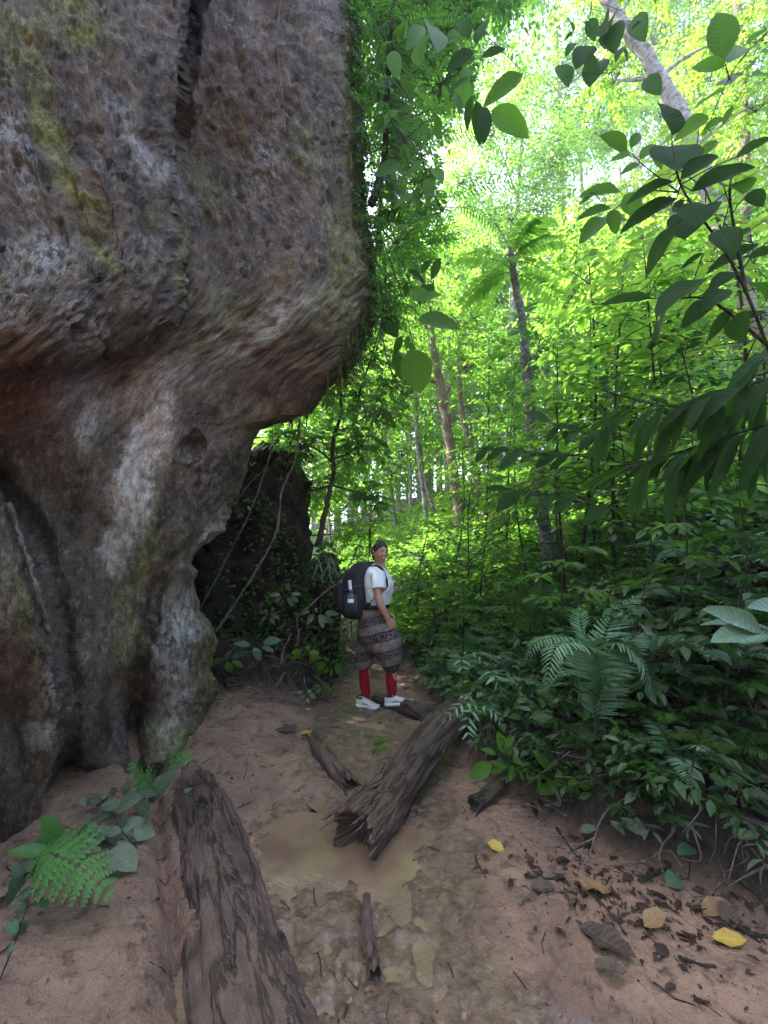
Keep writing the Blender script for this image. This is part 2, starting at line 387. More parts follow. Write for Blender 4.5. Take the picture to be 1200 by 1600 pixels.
# muddy water lying in the hollows
t = NT('muddy_water')
v = t.coord()
wn_ = t.noise(v, 16, 4, 0.6, 1.2); wn2 = t.noise(v, 5, 3)
sepy = t.n('SeparateXYZ', {0: v}).outputs[1]; wc = t.mix(t.ramp(wn2, 0.35, 0.7), (0.25, 0.155, 0.095), (0.17, 0.105, 0.068))
M['water'] = t.done(t.pbsdf(wc, 0.03, 1.0, t.bump(t.math('ADD', wn_, t.math('MULTIPLY', t.noise(v, 55, 3, .6, .8), .5)), t.ramp(sepy, 2.2, 1.95, .06, .45), 0.02)))
def water(name, x0, x1, y0, y1, z, n=26):
    b = MB(); th = np.linspace(0, 2 * math.pi, 60, endpoint=False)
    rr = np.linspace(0, 1, 8)[:, None] * (1 + 0.12 * np.sin(3 * th + 1) + 0.07 * np.sin(7 * th))[None]
    pts = np.stack([(x0 + x1) / 2 + rr * (x1 - x0) / 2 * np.cos(th), (y0 + y1) / 2 + rr * (y1 - y0) / 2 * np.sin(th), np.full_like(rr, z)], -1)
    b.grid(pts[1:], wrap=True)
    o = b.build(name, M['water']); return tag(o, kind='structure')
water('water', -0.92, 0.66, 1.10, 2.55, -0.013)
water('water', -0.60, 0.25, 2.50, 4.05, -0.014)
# ------------------------------------------------------------------ the overhanging boulder
SIL = np.array([(-520, 700), (-300, 615), (-100, 560), (0, 553), (60, 560), (100, 563), (200, 566), (300, 576), (350, 584), (400, 588), (450, 590), (500, 588), (540, 572), (580, 548), (605, 520), (630, 500), (650, 489), (657, 470), (664, 432), (672, 408), (700, 398), (730, 390), (770, 377), (800, 362), (812, 358), (830, 350), (850, 322), (868, 303), (880, 301), (892, 311), (905, 308), (940, 312), (965, 322), (985, 336), (1000, 341), (1020, 338), (1045, 333), (1062, 345), (1080, 349), (1095, 338), (1120, 330), (1145, 318), (1165, 300), (1180, 285), (1200, 262), (1230, 235), (1300, 200), (1450, 120)], float)
CP = np.array([  # px, py, distance
 (-500,-450,1.6),(-200,-450,1.9),(150,-450,2.3),(450,-450,3.0),
 (-500,0,1.45),(-250,0,1.6),(0,0,1.85),(150,0,2.05),(300,0,2.45),(430,0,2.75),(540,0,3.1),
 (-500,300,1.4),(-250,300,1.45),(0,250,1.75),(120,250,1.9),(230,250,2.2),(300,250,2.55),(420,220,2.8),(540,220,3.05),
 (0,420,1.75),(120,430,1.85),(220,420,2.1),(300,400,2.55),(420,400,2.8),(560,400,3.1),
 (-250,520,1.5),(0,530,1.8),(100,520,1.9),(200,500,2.15),(330,520,2.65),(450,520,2.85),(560,520,3.12),
 (350,600,2.85),(450,620,3.15),(250,600,2.56),(160,620,2.38),(90,650,2.22),(10,660,2.15),(-120,640,1.95),(-400,700,1.7),
 (150,730,2.38),(220,730,2.54),(300,720,2.78),(370,730,3.2),(60,780,2.25),(0,760,2.15),
 (200,850,2.6),(280,830,2.9),(340,810,3.3),(120,880,2.4),(40,880,2.05),(-40,880,1.85),(-300,900,1.55),
 (150,1000,2.45),(230,960,2.75),(290,950,3.1),(320,1030,3.25),(250,1060,2.9),(40,1020,2.0),(-60,1020,1.8),
 (60,1130,2.15),(130,1140,2.5),(200,1150,2.75),(290,1120,3.15),(0,1200,2.05),(60,1230,2.35),(150,1230,2.7),(220,1190,2.95),
 (-300,1250,1.6),(-100,1330,1.95),(50,1350,2.4),(200,1350,2.9),(-300,1450,1.6),(100,1450,2.5)], float)
def rbf(cp, q):
    s = 180.0
    def phi(r): return np.sqrt(r * r + s * s * 0.25)
    A = phi(np.linalg.norm(cp[:, None, :2] - cp[None, :, :2], axis=-1)); n = len(cp)
    Pm = np.hstack([np.ones((n, 1)), cp[:, :2] / 1000])
    S = np.block([[A + np.eye(n) * 2.0, Pm], [Pm.T, np.zeros((3, 3))]])
    w = np.linalg.solve(S, np.concatenate([cp[:, 2], np.zeros(3)]))
    out = np.zeros(len(q))
    for i in range(0, len(q), 20000):
        k = q[i:i + 20000]
        out[i:i + 20000] = phi(np.linalg.norm(k[:, None] - cp[None, :, :2], axis=-1)) @ w[:n] + np.hstack([np.ones((len(k), 1)), k / 1000]) @ w[n:]
    return out
def seg_dist(q, poly, closed=False):
    poly = np.asarray(poly, float); best = np.full(len(q), 1e9); tt = np.zeros(len(q))
    pr = list(zip(poly[:-1], poly[1:])) + ([(poly[-1], poly[0])] if closed else [])
    for k, (a, c) in enumerate(pr):
        d = c - a; t = np.clip(((q - a) @ d) / (d @ d), 0, 1); r = np.linalg.norm(q - a - t[:, None] * d, axis=1)
        m = r < best; best = np.where(m, r, best); tt = np.where(m, (k + t) / len(pr), tt)
    return best, tt
def inside(q, poly):
    poly = np.asarray(poly, float); c = np.zeros(len(q), bool); j = len(poly) - 1
    for i in range(len(poly)):
        a, d = poly[i], poly[j]
        m = ((a[1] > q[:, 1]) != (d[1] > q[:, 1])) & (q[:, 0] < (d[0] - a[0]) * (q[:, 1] - a[1]) / (d[1] - a[1] + 1e-12) + a[0])
        c ^= m; j = i
    return c
def sdist(q, poly):
    d, _ = seg_dist(q, poly, True); return np.where(inside(q, poly), d, -d)

rows = np.concatenate([np.linspace(-520, -40, 50), np.linspace(-36, 1300, 640), np.linspace(1305, 1450, 16)])
NC = 400; uu = np.linspace(0, 1, NC)
sil = np.interp(rows, SIL[:, 0], SIL[:, 1])
sil = sil + 5 * fbm(np.stack([rows / 42, 0 * rows, 0 * rows], -1), 4) + 3 * fbm(np.stack([rows / 9, 0 * rows + 4, 0 * rows], -1), 3)
left = -560.0
ucol = 1 - (1 - uu) ** 1.25
PXg = left + (sil[:, None] - left) * np.where(ucol < 0.0, 0, ucol)[None, :]
PYg = np.repeat(rows[:, None], NC, 1)
q = np.stack([PXg.ravel(), PYg.ravel()], -1)
qn = np.stack([q[:, 0] / 60, q[:, 1] / 60, 0 * q[:, 0]], -1)
qw = q + 9 * np.stack([fbm(qn, 4), fbm(qn + 31, 4)], -1)        # ragged feature edges
D = rbf(CP, q)
# upper mass standing proud of the lower wall
MASS = [(-700, 640), (-200, 600), (0, 582), (60, 563), (165, 557), (240, 521), (273, 509), (286, 480), (285, 400), (272, 300), (287, 240), (279, 190), (291, 60), (300, -20), (330, -700), (-700, -700)]
sd = sdist(qw, MASS)
D -= 0.10 * sstep(-5, 9, sd) * np.exp(-np.clip(sd, 0, None) / 130) + 0.05 * sstep(-12, 6, sd)
D += 0.10 * np.exp(-np.clip(-sd, 0, None) / 22) * (sd < 0)
# lower left buttress
BUT = [(-700, 760), (0, 768), (22, 800), (48, 850), (72, 930), (86, 1000), (98, 1080), (104, 1130), (92, 1180), (80, 1250), (60, 1500), (-700, 1500)]
sd2 = sdist(qw, BUT); D -= 0.22 * sstep(-6, 14, sd2) * np.exp(-np.clip(sd2, 0, None) / 90); D += 0.12 * np.exp(-((sd2 + 14) / 16) ** 2)
# grey mossy foot
FOOT = [(420, 790), (352, 812), (300, 868), (256, 892), (245, 930), (238, 990), (222, 1060), (214, 1130), (230, 1200), (420, 1240)]
sd3 = sdist(qw, FOOT); D -= 0.10 * sstep(-8, 12, sd3) * np.exp(-np.clip(sd3, 0, None) / 70); D += 0.07 * np.exp(-((sd3 + 8) / 10) ** 2)
for poly, dep, wid in [([(318, -60), (312, 0), (303, 40), (292, 90), (284, 140)], 0.20, 7), ([(283, 140), (287, 180), (276, 250)], 0.08, 6),
                       ([(146, 522), (158, 548), (166, 562)], 0.10, 4), ([(275, 320), (278, 400), (284, 470), (275, 505)], 0.10, 6),
                       ([(0, 690), (12, 780), (38, 850), (60, 905), (80, 960)], 0.12, 8), ([(395, 700), (360, 770), (300, 860), (255, 890)], 0.05, 7),
                       ([(175, 640), (160, 760), (165, 880), (150, 1000)], 0.04, 18), ([(225, 960), (215, 1060), (208, 1150)], 0.06, 9),
                       ([(150, 200), (128, 250), (150, 330), (190, 400)], 0.035, 16), ([(60, 120), (90, 260), (130, 350), (190, 430), (240, 470)], 0.03, 22),
                       ([(440, 380), (430, 470), (380, 540), (320, 600)], 0.06, 25), ([(100, 1190), (118, 1230), (130, 1290)], 0.25, 14)]:
    r_, t_ = seg_dist(qw, poly); D += dep * np.exp(-(r_ / wid) ** 2) * np.sin(np.pi * np.clip(0.12 + 0.8 * t_, 0, 1))
for (hx, hy, hr, hd) in [(305, 697, 14, 0.12), (328, 655, 20, 0.05), (118, 985, 12, -0.05)]:
    D += hd * np.exp(-(((qw[:, 0] - hx) ** 2 + ((qw[:, 1] - hy) * 0.9) ** 2) / hr ** 2) ** 1.2)
D = D.reshape(PXg.shape)
# round the free edge
k = (sil[:, None] - PXg)
rim = np.interp(rows, [-500, 300, 560, 640, 680, 800, 880, 1000, 1140, 1300], [110, 90, 70, 60, 45, 50, 26, 40, 60, 60])[:, None]
tt = np.clip(1 - k / rim, 0, 1); D += 0.42 * (1 - np.sqrt(np.clip(1 - tt ** 2, 0, 1)))
front = P(PXg, PYg, D)
# the side that turns away behind the edge
back = []
for a, bb in [(4, .10), (14, .28), (34, .5), (80, .8), (160, 1.2), (260, 1.8), (400, 2.4), (600, 2.8)]:
    back.append(P(sil - a, rows, D[:, -1] + bb))
back = np.stack(back, 1)
R = np.concatenate([front, back], 1)
# top closes over backwards
top = R[0].copy(); capr = []
for h, g in [(1.2, 2.5), (0.9, 1.6), (0.5, 0.8), (0.2, 0.25)]:
    q_ = top.copy(); q_[:, 2] += h; q_[:, 1] += g; q_[:, 0] -= g * 0.6; capr.append(q_)
R = np.concatenate([np.stack(capr, 0), R], 0)
nr, nc = R.shape[:2]
gu = np.gradient(R, axis=0); gv = np.gradient(R, axis=1)
NR = nrm(np.cross(gu, gv)); 
if NR[300, 200] @ (np.array([0, 0, 1.5]) - R[300, 200]) < 0: NR = -NR
# streaks run down and away along the face
e1 = nrm(np.array([0.42, 0.42, -0.8])); e2 = nrm(np.cross(e1, [0, 1, 0])); e3 = np.cross(e1, e2)
F = np.stack([R @ e1, R @ e2, R @ e3], -1)
F = F + 0.10 * np.stack([fbm(R * 2.2 + 40 * i, 3) for i in range(3)], -1)
GY = [-600, 0, 350, 430, 520, 600, 700, 900, 1300]; GXs = [-190, 0, 110, 105, 30, -75, -125, -150, -150]
psi = (PXg - np.interp(PYg, GY, GXs)) * 2.7 / FPX; flow = np.stack([psi, -PYg * 2.7 / FPX, 0.35 * D], -1)
fz = np.zeros((len(rows), back.shape[1], 3)); fz[:] = flow[:, -1:]; fz[..., 2] += np.arange(back.shape[1])[None] * .4
flow = np.concatenate([flow, fz], 1); flow = np.concatenate([np.repeat(flow[:1], 4, 0), flow], 0)
F = flow[..., [1, 0, 2]] + 0.06 * np.stack([fbm(R * 2.4 + 40 * i, 3) for i in range(3)], -1)
an = F * np.array([0.42, 1, 1])
h1 = fbm(R * 1.5 + 3, 4); h2 = -ridged(an * 7 + 11, 4); h3 = fbm(F * np.array([0.5, 1, 1]) * 24, 4); h4 = fbm(F * np.array([0.45, 1, 1]) * 60, 3)
lump = np.abs(fbm(R * 5.5 + 7, 3))
disp = 0.085 * h1 + 0.030 * h2 + 0.015 * h3 + 0.006 * h4 - 0.035 * lump
pit = np.clip(fbm(F * np.array([0.6, 1, 1]) * 16 + 50, 3) - 0.28, 0, 1); disp -= 0.09 * pit
edge_ok = np.ones((nr, nc)); 
smo = np.concatenate([np.ones(4), 1 - 0.45 * sstep(540, 620, rows)])[:, None]
R = R + NR * (disp * smo)[..., None]
# colour masks in the rock's own layout
qq = np.stack([PXg, PYg], -1).reshape(-1, 2)
qn2 = np.stack([qq[:, 0] / 90, qq[:, 1] / 90, 0 * qq[:, 0]], -1)
qd = qq + 16 * np.stack([fbm(qn2 * 2, 4), fbm(qn2 * 2 + 9, 4)], -1)
def blobs(lst):
    s = np.zeros(len(qd))
    for (x, y, rx, ry, ang, a) in lst:
        c_, s_2 = math.cos(math.radians(ang)), math.sin(math.radians(ang))
        dx, dy = qd[:, 0] - x, qd[:, 1] - y
        s = np.maximum(s, a * np.exp(-(((dx * c_ + dy * s_2) / rx) ** 2 + ((-dx * s_2 + dy * c_) / ry) ** 2) ** 1.5))
    return s
pale = blobs([(232, 680, 34, 75, 18, 1), (195, 760, 26, 60, 12, 1), (182, 855, 26, 38, 5, 1), (140, 660, 18, 40, 15, .6), (255, 640, 22, 40, 25, .8), (215, 790, 20, 50, 15, .8), (240, 250, 14, 80, -40, .35), (190, 1110, 14, 50, 0, .35), (70, 1155, 22, 22, 0, .45), (290, 960, 26, 40, 0, .4), (275, 1090, 26, 70, 10, .45), (120, 620, 60, 30, -20, .25), (300, 560, 90, 40, -30, .22), (230, 600, 110, 28, -32, .5), (400, 520, 110, 24, -35, .35), (330, 840, 16, 60, 25, .3)])
moss = blobs([(70, 170, 24, 110, -20, 1), (115, 280, 18, 70, -30, 1), (150, 380, 16, 70, -35, .8), (110, 30, 70, 40, 20, .8), (20, 60, 40, 70, -20, .7), (250, 330, 8, 30, 0, .5), (283, 400, 9, 70, 0, .8), (280, 560, 40, 20, -30, .5), (330, 300, 26, 60, -10, .4), (480, 230, 30, 60, 0, .35), (540, 420, 30, 120, 0, .7), (555, 150, 22, 180, 0, .6), (520, 480, 50, 50, 0, .6), (230, 870, 14, 70, 5, .6), (200, 1000, 26, 120, 0, .5), (280, 1150, 50, 30, 0, .8), (330, 1050, 26, 110, 0, .45), (140, 670, 30, 80, 15, .35), (40, 950, 26, 90, -10, .35), (200, 640, 70, 40, -20, .35), (350, 520, 80, 60, -35, .45)])
lich = blobs([(30, 260, 26, 50, 0, .8), (60, 400, 50, 60, 10, .9), (120, 490, 36, 26, 0, .8), (10, 200, 30, 50, 0, .7), (20, 480, 30, 40, 0, .7), (410, 250, 26, 50, 10, .5), (235, 370, 20, 10, 0, .7), (250, 505, 16, 8, 0, .8), (70, 1060, 22, 60, 0, .35), (270, 1020, 40, 90, 10, .5), (190, 170, 20, 40, -30, .4), (320, 760, 40, 60, 0, .35)])
def ext(a, fill=0.0):
    a = a.reshape(PXg.shape); z = np.zeros((len(rows), back.shape[1])) + fill; a = np.concatenate([a, z], 1)
    return np.concatenate([np.full((4, a.shape[1]), fill), a], 0)
t = NT('overhang_rock')
v = t.map((1, 1, 1)); st_ = t.n('Mapping', {'Vector': t.n('Attribute', attribute_name='flow').outputs['Vector'], 'Scale': (1, 0.58, 1)}).outputs[0]
a1 = t.noise(st_, 5, 8, 0.62, 0.5); a2 = t.noise(st_, 26, 8, 0.7); a3 = t.noise(v, 1.6, 5, 0.55, 0.4); a4 = t.noise(st_, 80, 5, 0.7)
a5 = t.noise(v, 9, 8, 0.7)
col = t.mix(t.ramp(a1, 0.34, 0.66), (0.036, 0.025, 0.021), (0.20, 0.140, 0.095))
col = t.mix(t.ramp(a3, 0.42, 0.62, 0, 0.75), col, (0.105, 0.070, 0.062))
col = t.mix(t.ramp(a2, 0.5, 0.74, 0, 0.7), col, (0.44, 0.35, 0.235))
col = t.mix(t.ramp(a5, 0.56, 0.7, 0, 0.6), col, (0.13, 0.08, 0.05))
col = t.mix(t.ramp(a2, 0.47, 0.33, 0, 0.85), col, (0.026, 0.019, 0.017))
mo = t.math('MULTIPLY', t.attr('moss'), t.ramp(a5, 0.30, 0.60, 0.15, 1.25))
col = t.mix(t.n('Clamp', {0: mo}).outputs[0], col, t.mix(t.ramp(a2, 0.4, 0.7), (0.085, 0.09, 0.018), (0.36, 0.34, 0.07)))
li = t.math('MULTIPLY', t.attr('lichen'), t.ramp(a2, 0.44, 0.56, 0, 1.2)); col = t.mix(t.n('Clamp', {0: li}).outputs[0], col, (0.38, 0.355, 0.35))
pa = t.math('MULTIPLY', t.attr('pale'), t.ramp(t.math('ADD', t.math('MULTIPLY', a2, 0.6), t.math('MULTIPLY', a5, 0.4)), 0.32, 0.54, 0.3, 1.4))
col = t.mix(t.n('Clamp', {0: pa}).outputs[0], col, t.mix(t.ramp(a2, 0.4, 0.65), (0.50, 0.43, 0.38), (0.85, 0.79, 0.74)))
g1 = t.noise(st_, 170, 4, .75); col = t.mix(t.ramp(g1, 0.47, 0.38, 0, 0.75), col, (0.022, 0.016, 0.014)); col = t.mix(t.ramp(g1, 0.55, 0.64, 0, 0.45), col, (0.36, 0.30, 0.23))
spk = t.ramp(t.noise(v, 120, 2), 0.68, 0.73, 0, 0.8); col = t.mix(spk, col, (0.48, 0.45, 0.38))
hh = t.math('ADD', t.math('ADD', t.math('MULTIPLY', a2, 1.0), t.math('MULTIPLY', a4, 0.5)), t.math('MULTIPLY', g1, 0.3))
M['rock'] = t.done(t.pbsdf(col, t.ramp(a3, 0.3, 0.7, 0.62, 0.85), 0.35, t.bump(hh, 1.0, 0.026)))
b = MB(); b.grid(R[::-1])
rockx = {'pale': ext(pale)[::-1], 'moss': ext(moss, 0.3)[::-1], 'lichen': ext(lich)[::-1]}
rock = b.build('boulder', M['rock'], extra=rockx)
at_ = rock.data.attributes.new('flow', 'FLOAT_VECTOR', 'POINT'); at_.data.foreach_set('vector', flow[::-1].astype(np.float32).ravel())
tag(rock, 'huge overhanging brown boulder leaning over the muddy path, streaked with moss and one white patch', 'boulder')
# ------------------------------------------------------------------ plant library
def rdir(rng, n, flat=1.0, up=0.0):
    v = rng.normal(size=(n, 3)); v[:, 2] = v[:, 2] * flat + up; return nrm(v)
def twigs(bl, bs, P0, D, L, nleaf, ls, rng, tpl=LEAF2, sag=0.25, rad=0.003, tint=(0.0, 1.0), spread=0.75, wr=1.0, droop=0.15, t0=0.15):
    """N twigs carrying leaves set alternately on both sides"""
    P0 = np.atleast_2d(P0); N = len(P0); L = np.broadcast_to(np.asarray(L, float), (N,))
    D = nrm(D); s = np.linspace(0, 1, 5)
    pts = P0[:, None] + D[:, None] * (s[None, :, None] * L[:, None, None]); pts[:, :, 2] -= sag * L[:, None] * s[None] ** 2
    S = nrm(np.cross(D, [0, 0, 1.0]) + 1e-4); U = nrm(np.cross(S, D))
    if bs is not None:
        r = rad * (1 - 0.75 * s)[None, :, None, None]
        th = np.array([0, 2.094, 4.189]); c = np.cos(th)[None, None, :, None]; n_ = np.sin(th)[None, None, :, None]
        ring = pts[:, :, None] + r * (S[:, None, None] * c + U[:, None, None] * n_)
        idx = np.arange(N * 15).reshape(N, 5, 3); j = np.concatenate([idx, idx[:, :, :1]], 2)
        f = np.stack([j[:, :-1, :-1], j[:, :-1, 1:], j[:, 1:, 1:], j[:, 1:, :-1]], -1).reshape(-1, 4)
        bs.add(ring.reshape(-1, 3), [f])
    t = t0 + (1 - t0) * (np.arange(nleaf) + 0.5) / nleaf; t = np.append(t, 1.0)
    sd = np.where(np.arange(nleaf + 1) % 2 == 0, 1.0, -1.0); sd[-1] = 0
    t = np.clip(t[None] + rng.normal(0, 0.02, (N, nleaf + 1)), 0, 1)
    O = P0[:, None] + D[:, None] * (t[..., None] * L[:, None, None]); O[:, :, 2] -= sag * L[:, None] * t ** 2
    tang = D[:, None] - np.array([0, 0, 1.0]) * (2 * sag * t[..., None])
    LD = tang * (1 - spread * 0.55) + S[:, None] * (sd[None, :, None] * spread) + rng.normal(0, 0.16, (N, nleaf + 1, 3)); LD[..., 2] -= droop
    LU = U[:, None] + rng.normal(0, 0.28, (N, nleaf + 1, 3))
    ll = ls * rng.uniform(0.65, 1.15, (N, nleaf + 1)) * (1 - 0.35 * t ** 3)
    tn = rng.uniform(tint[0], tint[1], (N, 1)) * 0.6 + 0.4 * rng.uniform(tint[0], tint[1], (N, nleaf + 1))
    bl.leaves(tpl, O.reshape(-1, 3), LD.reshape(-1, 3), LU.reshape(-1, 3), ll.ravel(), wr, tn.ravel())
def blob(bl, bs, C, R, ntw, ls, rng, nleaf=9, flat=0.55, tpl=LEAF2, **kw):
    C = np.asarray(C, float)
    st = C + rdir(rng, ntw, flat) * (R * rng.uniform(0.05, 0.75, (ntw, 1)))
    d = nrm((st - C) / R + rdir(rng, ntw, 0.5) * 0.7 + [0, 0, 0.05])
    kw.setdefault('rad', 0.004)
    twigs(bl, bs, st, d, R * rng.uniform(0.35, 0.75, ntw), nleaf, ls, rng, tpl, **kw)
    for k in range(min(ntw, 10)):     # inner boughs
        if bs is not None: bs.tube(spline([C - [0, 0, R * 0.2], (C + st[k]) / 2 + rng.normal(0, .04, 3), st[k]], 5), np.linspace(0.012, 0.004, 5) * min(1.5, R), 4, cap=False)
def tree(name, label, path, r0, r1, bark, blobs, leafmat, rng, cat='tree', group=None, ls=0.12, k=12, limb=True, tnoise=0.12, at=None, **kw):
    path = np.asarray(path, float); root = empty(name, path[0], label, cat, group)
    b = MB(); n = 60; pts = spline(path, n); rr = np.linspace(r0, r1, n) * (1 + 0.45 * np.exp(-np.linspace(0, 1, n) / 0.03))
    pts[1:-1] += rng.normal(0, r0 * 0.12, (n - 2, 3))
    ph = rng.uniform(0, 9)
    b.tube(pts, rr, k, disp=lambda s, th: 1 + tnoise * fbm(np.stack([np.cos(th) * 1.5 + 0 * s, np.sin(th) * 1.5 + 0 * s, s * 22 + ph + 0 * th], -1), 3))
    if limb:
        for (c, R, *_) in blobs:
            c = np.asarray(c, float); i0 = int(np.clip(np.argmin(np.linalg.norm(pts - c, axis=1)) - n * 0.12, n * 0.3, n - 2)); a = pts[i0]
            m = (a + c) / 2 + rng.normal(0, 0.08, 3) * np.linalg.norm(c - a) + [0, 0, -0.08 * np.linalg.norm(c - a)]
            b.tube(spline([a, m, c], 14), np.linspace(min(rr[i0] * 0.5, 0.05), 0.008, 14), 6, cap=False)
    b.build('trunk', bark, root)
    bl = MB(); bs = MB()
    for (c, R, ntw) in blobs: blob(bl, bs, c, R, ntw, ls, rng, **kw)
    bl.build('crown', leafmat, root, smooth=False); bs.build('twigs', M['dark_stem'], root)
    return root
def sapling(name, label, base, top, rng, leafmat, ls=0.14, nb=12, blen=0.6, r=0.012, cat='sapling', group=None, start=0.3, stem='dark_stem', tpl=LEAF2, nleaf=8, lean=None, sub=2, **kw):
    base = np.asarray(base, float); top = np.asarray(top, float); root = empty(name, base, label, cat, group)
    mid = (base + top) / 2 + rng.normal(0, 0.05, 3) * np.linalg.norm(top - base) * [1, 1, 0.2]
    pts = spline([base - [0, 0, .05], mid, top], 24); b = MB(); b.tube(pts, np.linspace(r, r * 0.3, 24), 7)
    bl = MB()
    for q in range(nb):
        s = start + (1 - start) * (q + 0.5) / nb; i = int(s * 23); p = pts[i]; az = q * 2.4 + rng.uniform(-.5, .5)
        L = blen * (1.15 - 0.6 * s) * rng.uniform(0.7, 1.2); d = np.array([math.cos(az), math.sin(az), rng.uniform(-0.05, 0.45)]); d /= np.linalg.norm(d)
        twigs(bl, b, [p], [d], [L], nleaf, ls, rng, tpl, rad=r * 0.35, **kw)
        for w in range(sub):
            f = rng.uniform(0.3, 0.8); p2 = p + d * L * f - np.array([0, 0, 0.25 * L * f * f]); sgn = 1 if w % 2 else -1
            d2 = nrm(d + sgn * 0.9 * nrm(np.cross(d, [0, 0, 1]))); twigs(bl, b, [p2], [d2], [L * 0.6], max(4, nleaf - 3), ls, rng, tpl, rad=r * 0.2, **kw)
    twigs(bl, b, [pts[-2]], [nrm(pts[-1] - pts[-4])], [blen * 0.5], nleaf, ls, rng, tpl, rad=r * 0.3, **kw)
    b.build('stem', M[stem], root); bl.build('leaves', leafmat, root, smooth=False)
    return root
def frond(bl, bs, path, width, npair, rng, tpl=PINNA, rad=0.004, lobed=0, start=0.12, up=None, fwd=0.35, wr=1.0, tint=(0.2, 1.0), prof=None, droop=0.1):
    pts = spline(path, 40); T = nrm(np.gradient(pts, axis=0))
    U0 = np.array([0, 0, 1.0]) if up is None else np.asarray(up, float)
    S = nrm(np.cross(T, U0) + 1e-5); N_ = nrm(np.cross(S, T))
    if bs is not None: bs.tube(pts, np.linspace(rad, rad * 0.25, 40), 5, cap=False)
    s = start + (1 - start) * (np.arange(npair) + 0.5) / npair
    f = s * 39; i = np.clip(f.astype(int), 0, 38); fr = (f - i)[:, None]
    p = pts[i] * (1 - fr) + pts[i + 1] * fr; tt = (s - start) / (1 - start)
    pr = (np.minimum(1, 0.45 + tt * 2.6) * (1 - tt ** 2.2) ** 0.8 + 0.04) if prof is None else prof(tt)
    tv = rng.uniform(tint[0], tint[1])
    for sg in (-1, 1):
        d = S[i] * sg + T[i] * (fwd + 0.5 * tt[:, None] ** 2) - np.array([0, 0, droop]) + rng.normal(0, 0.05, (npair, 3)); ln = width * pr * rng.uniform(0.9, 1.08, npair)
        n = N_[i] + rng.normal(0, 0.10, (npair, 3))
        if not lobed: bl.leaves(tpl, p, d, n, ln, wr, np.clip(tv + rng.normal(0, 0.12, npair), 0, 1))
        else:
            d = nrm(d); sd = nrm(np.cross(d, n))
            for k in range(lobed):
                u = (k + 0.3) / lobed
                for s2 in (-1, 1):
                    bl.leaves(PINNA, p + d * (ln * u)[:, None], sd * s2 + d * 0.75, n, ln * 0.30 * (1 - u * 0.75) + 0.004, 2.6, np.clip(tv + rng.normal(0, 0.1, npair), 0, 1))
            bl.leaves(PINNA, p, d, n, ln, 0.9, tv)
    bl.leaves(tpl, pts[-2:-1], T[-1:], N_[-1:], width * 0.25, wr, tv)
def fern(name, label, base, rng, nf=8, L=0.6, width=0.16, npair=22, mat='fern', az=(0, 2 * math.pi), el=(0.6, 1.2), sag=0.55, group=None, cat='fern', lobed=0, tpl=PINNA, paths=None, wr=1.0, **kw):
    base = np.asarray(base, float); root = empty(name, base, label, cat, group); bl = MB(); bs = MB()
    if paths is None:
        paths = []
        for q in range(nf):
            a = az[0] + (az[1] - az[0]) * (q + rng.uniform(0.1, 0.9)) / nf; e = rng.uniform(*el); l = L * rng.uniform(0.7, 1.15)
            d = np.array([math.cos(a) * math.cos(e), math.sin(a) * math.cos(e), math.sin(e)]); s = np.linspace(0, 1, 7)[:, None]
            paths.append(base + d * l * s + np.array([math.cos(a) * .3, math.sin(a) * .3, -1]) * (sag * l) * s ** 2.2)
    for p_ in paths: frond(bl, bs, p_, width, npair, rng, tpl, lobed=lobed, wr=wr, **kw)
    bl.build('fronds', M[mat], root, smooth=False); bs.build('stems', M['green_stem'], root)
    return root
def leafset(name, label, cat, lst, d, rng, mat, stem=None, stem_r=0.006, tpl=LEAF_HI, group=None, petiole=True, hub=None, stemmat='dark_stem', dj=0.06, sag=0.0, tint=(0.1, 0.9), loc=None, facing=0.75):
    """lst: (base px, py, tip px, py, width/length[, depth]) leaves of one plant, each with its own stalk back to the stem"""
    bs = MB(); bl = MB(); sp = None
    if stem is not None:
        sps = []
        for st in stem:
            w = np.array([P(s_[0], s_[1], s_[2] if d else gpt(s_[0], s_[1])[1] * .97) for s_ in st]); s_ = spline(w, 30); bs.tube(s_, np.linspace(stem_r, stem_r * 0.45, 30), 8); sps.append(s_)
        sp = np.vstack(sps)
    def gd(x, y): return gpt(x, y)[1] * .955
    root = empty(name, sp[0] if loc is None else loc, label, cat, group)
    for q in lst:
        bx, by, tx, ty, w = q[:5]; dd = gd(bx, by) if d == 0 else (q[5] if len(q) > 5 else d) + rng.uniform(-dj, dj)
        a = P(bx, by, dd); e = P(tx, ty, dd + rng.uniform(-dj, dj) * 1.2); L = np.linalg.norm(e - a)
        u = nrm(np.array([0, 0, CAMZ]) - a) * facing + np.array([rng.normal(0, .2), rng.normal(0, .2), 0.55]); 
        V, F_, LU = tpl; sc = w / (2 * np.abs(V[:, 0]).max())
        bl.leaves(tpl, [a], [e - a], [u], L, sc, rng.uniform(*tint))
        if petiole and sp is not None:
            j = np.argmin(np.linalg.norm(sp - a, axis=1) + 0.0 * sp[:, 0]); m = sp[j]
            bs.tube(spline([m, (m + a) / 2 + (e - a) * 0.0 + [0, 0, 0.05 * np.linalg.norm(m - a)], a + (e - a) * 0.02], 8), np.linspace(stem_r * 0.35, stem_r * 0.2 + 0.0006, 8), 5, cap=False)
    bl.build('leaves', M[mat], root); 
    if bs.n: bs.build('stem', M[stemmat], root)
    return root
Dg = D; 
def rockD(px, py):
    r = np.clip(np.interp(py, rows, np.arange(len(rows))), 0, len(rows) - 1); i = int(r)
    return float(np.interp(px, PXg[i], Dg[i]))
def onrock(px, py, off=0.03):
    j = int(round(float(np.interp(py, rows, np.arange(len(rows)))))); i = int(np.argmin(np.abs(PXg[j] - px)))
    p = R[j + 4, i]; return p + NR[j + 4, i] * off

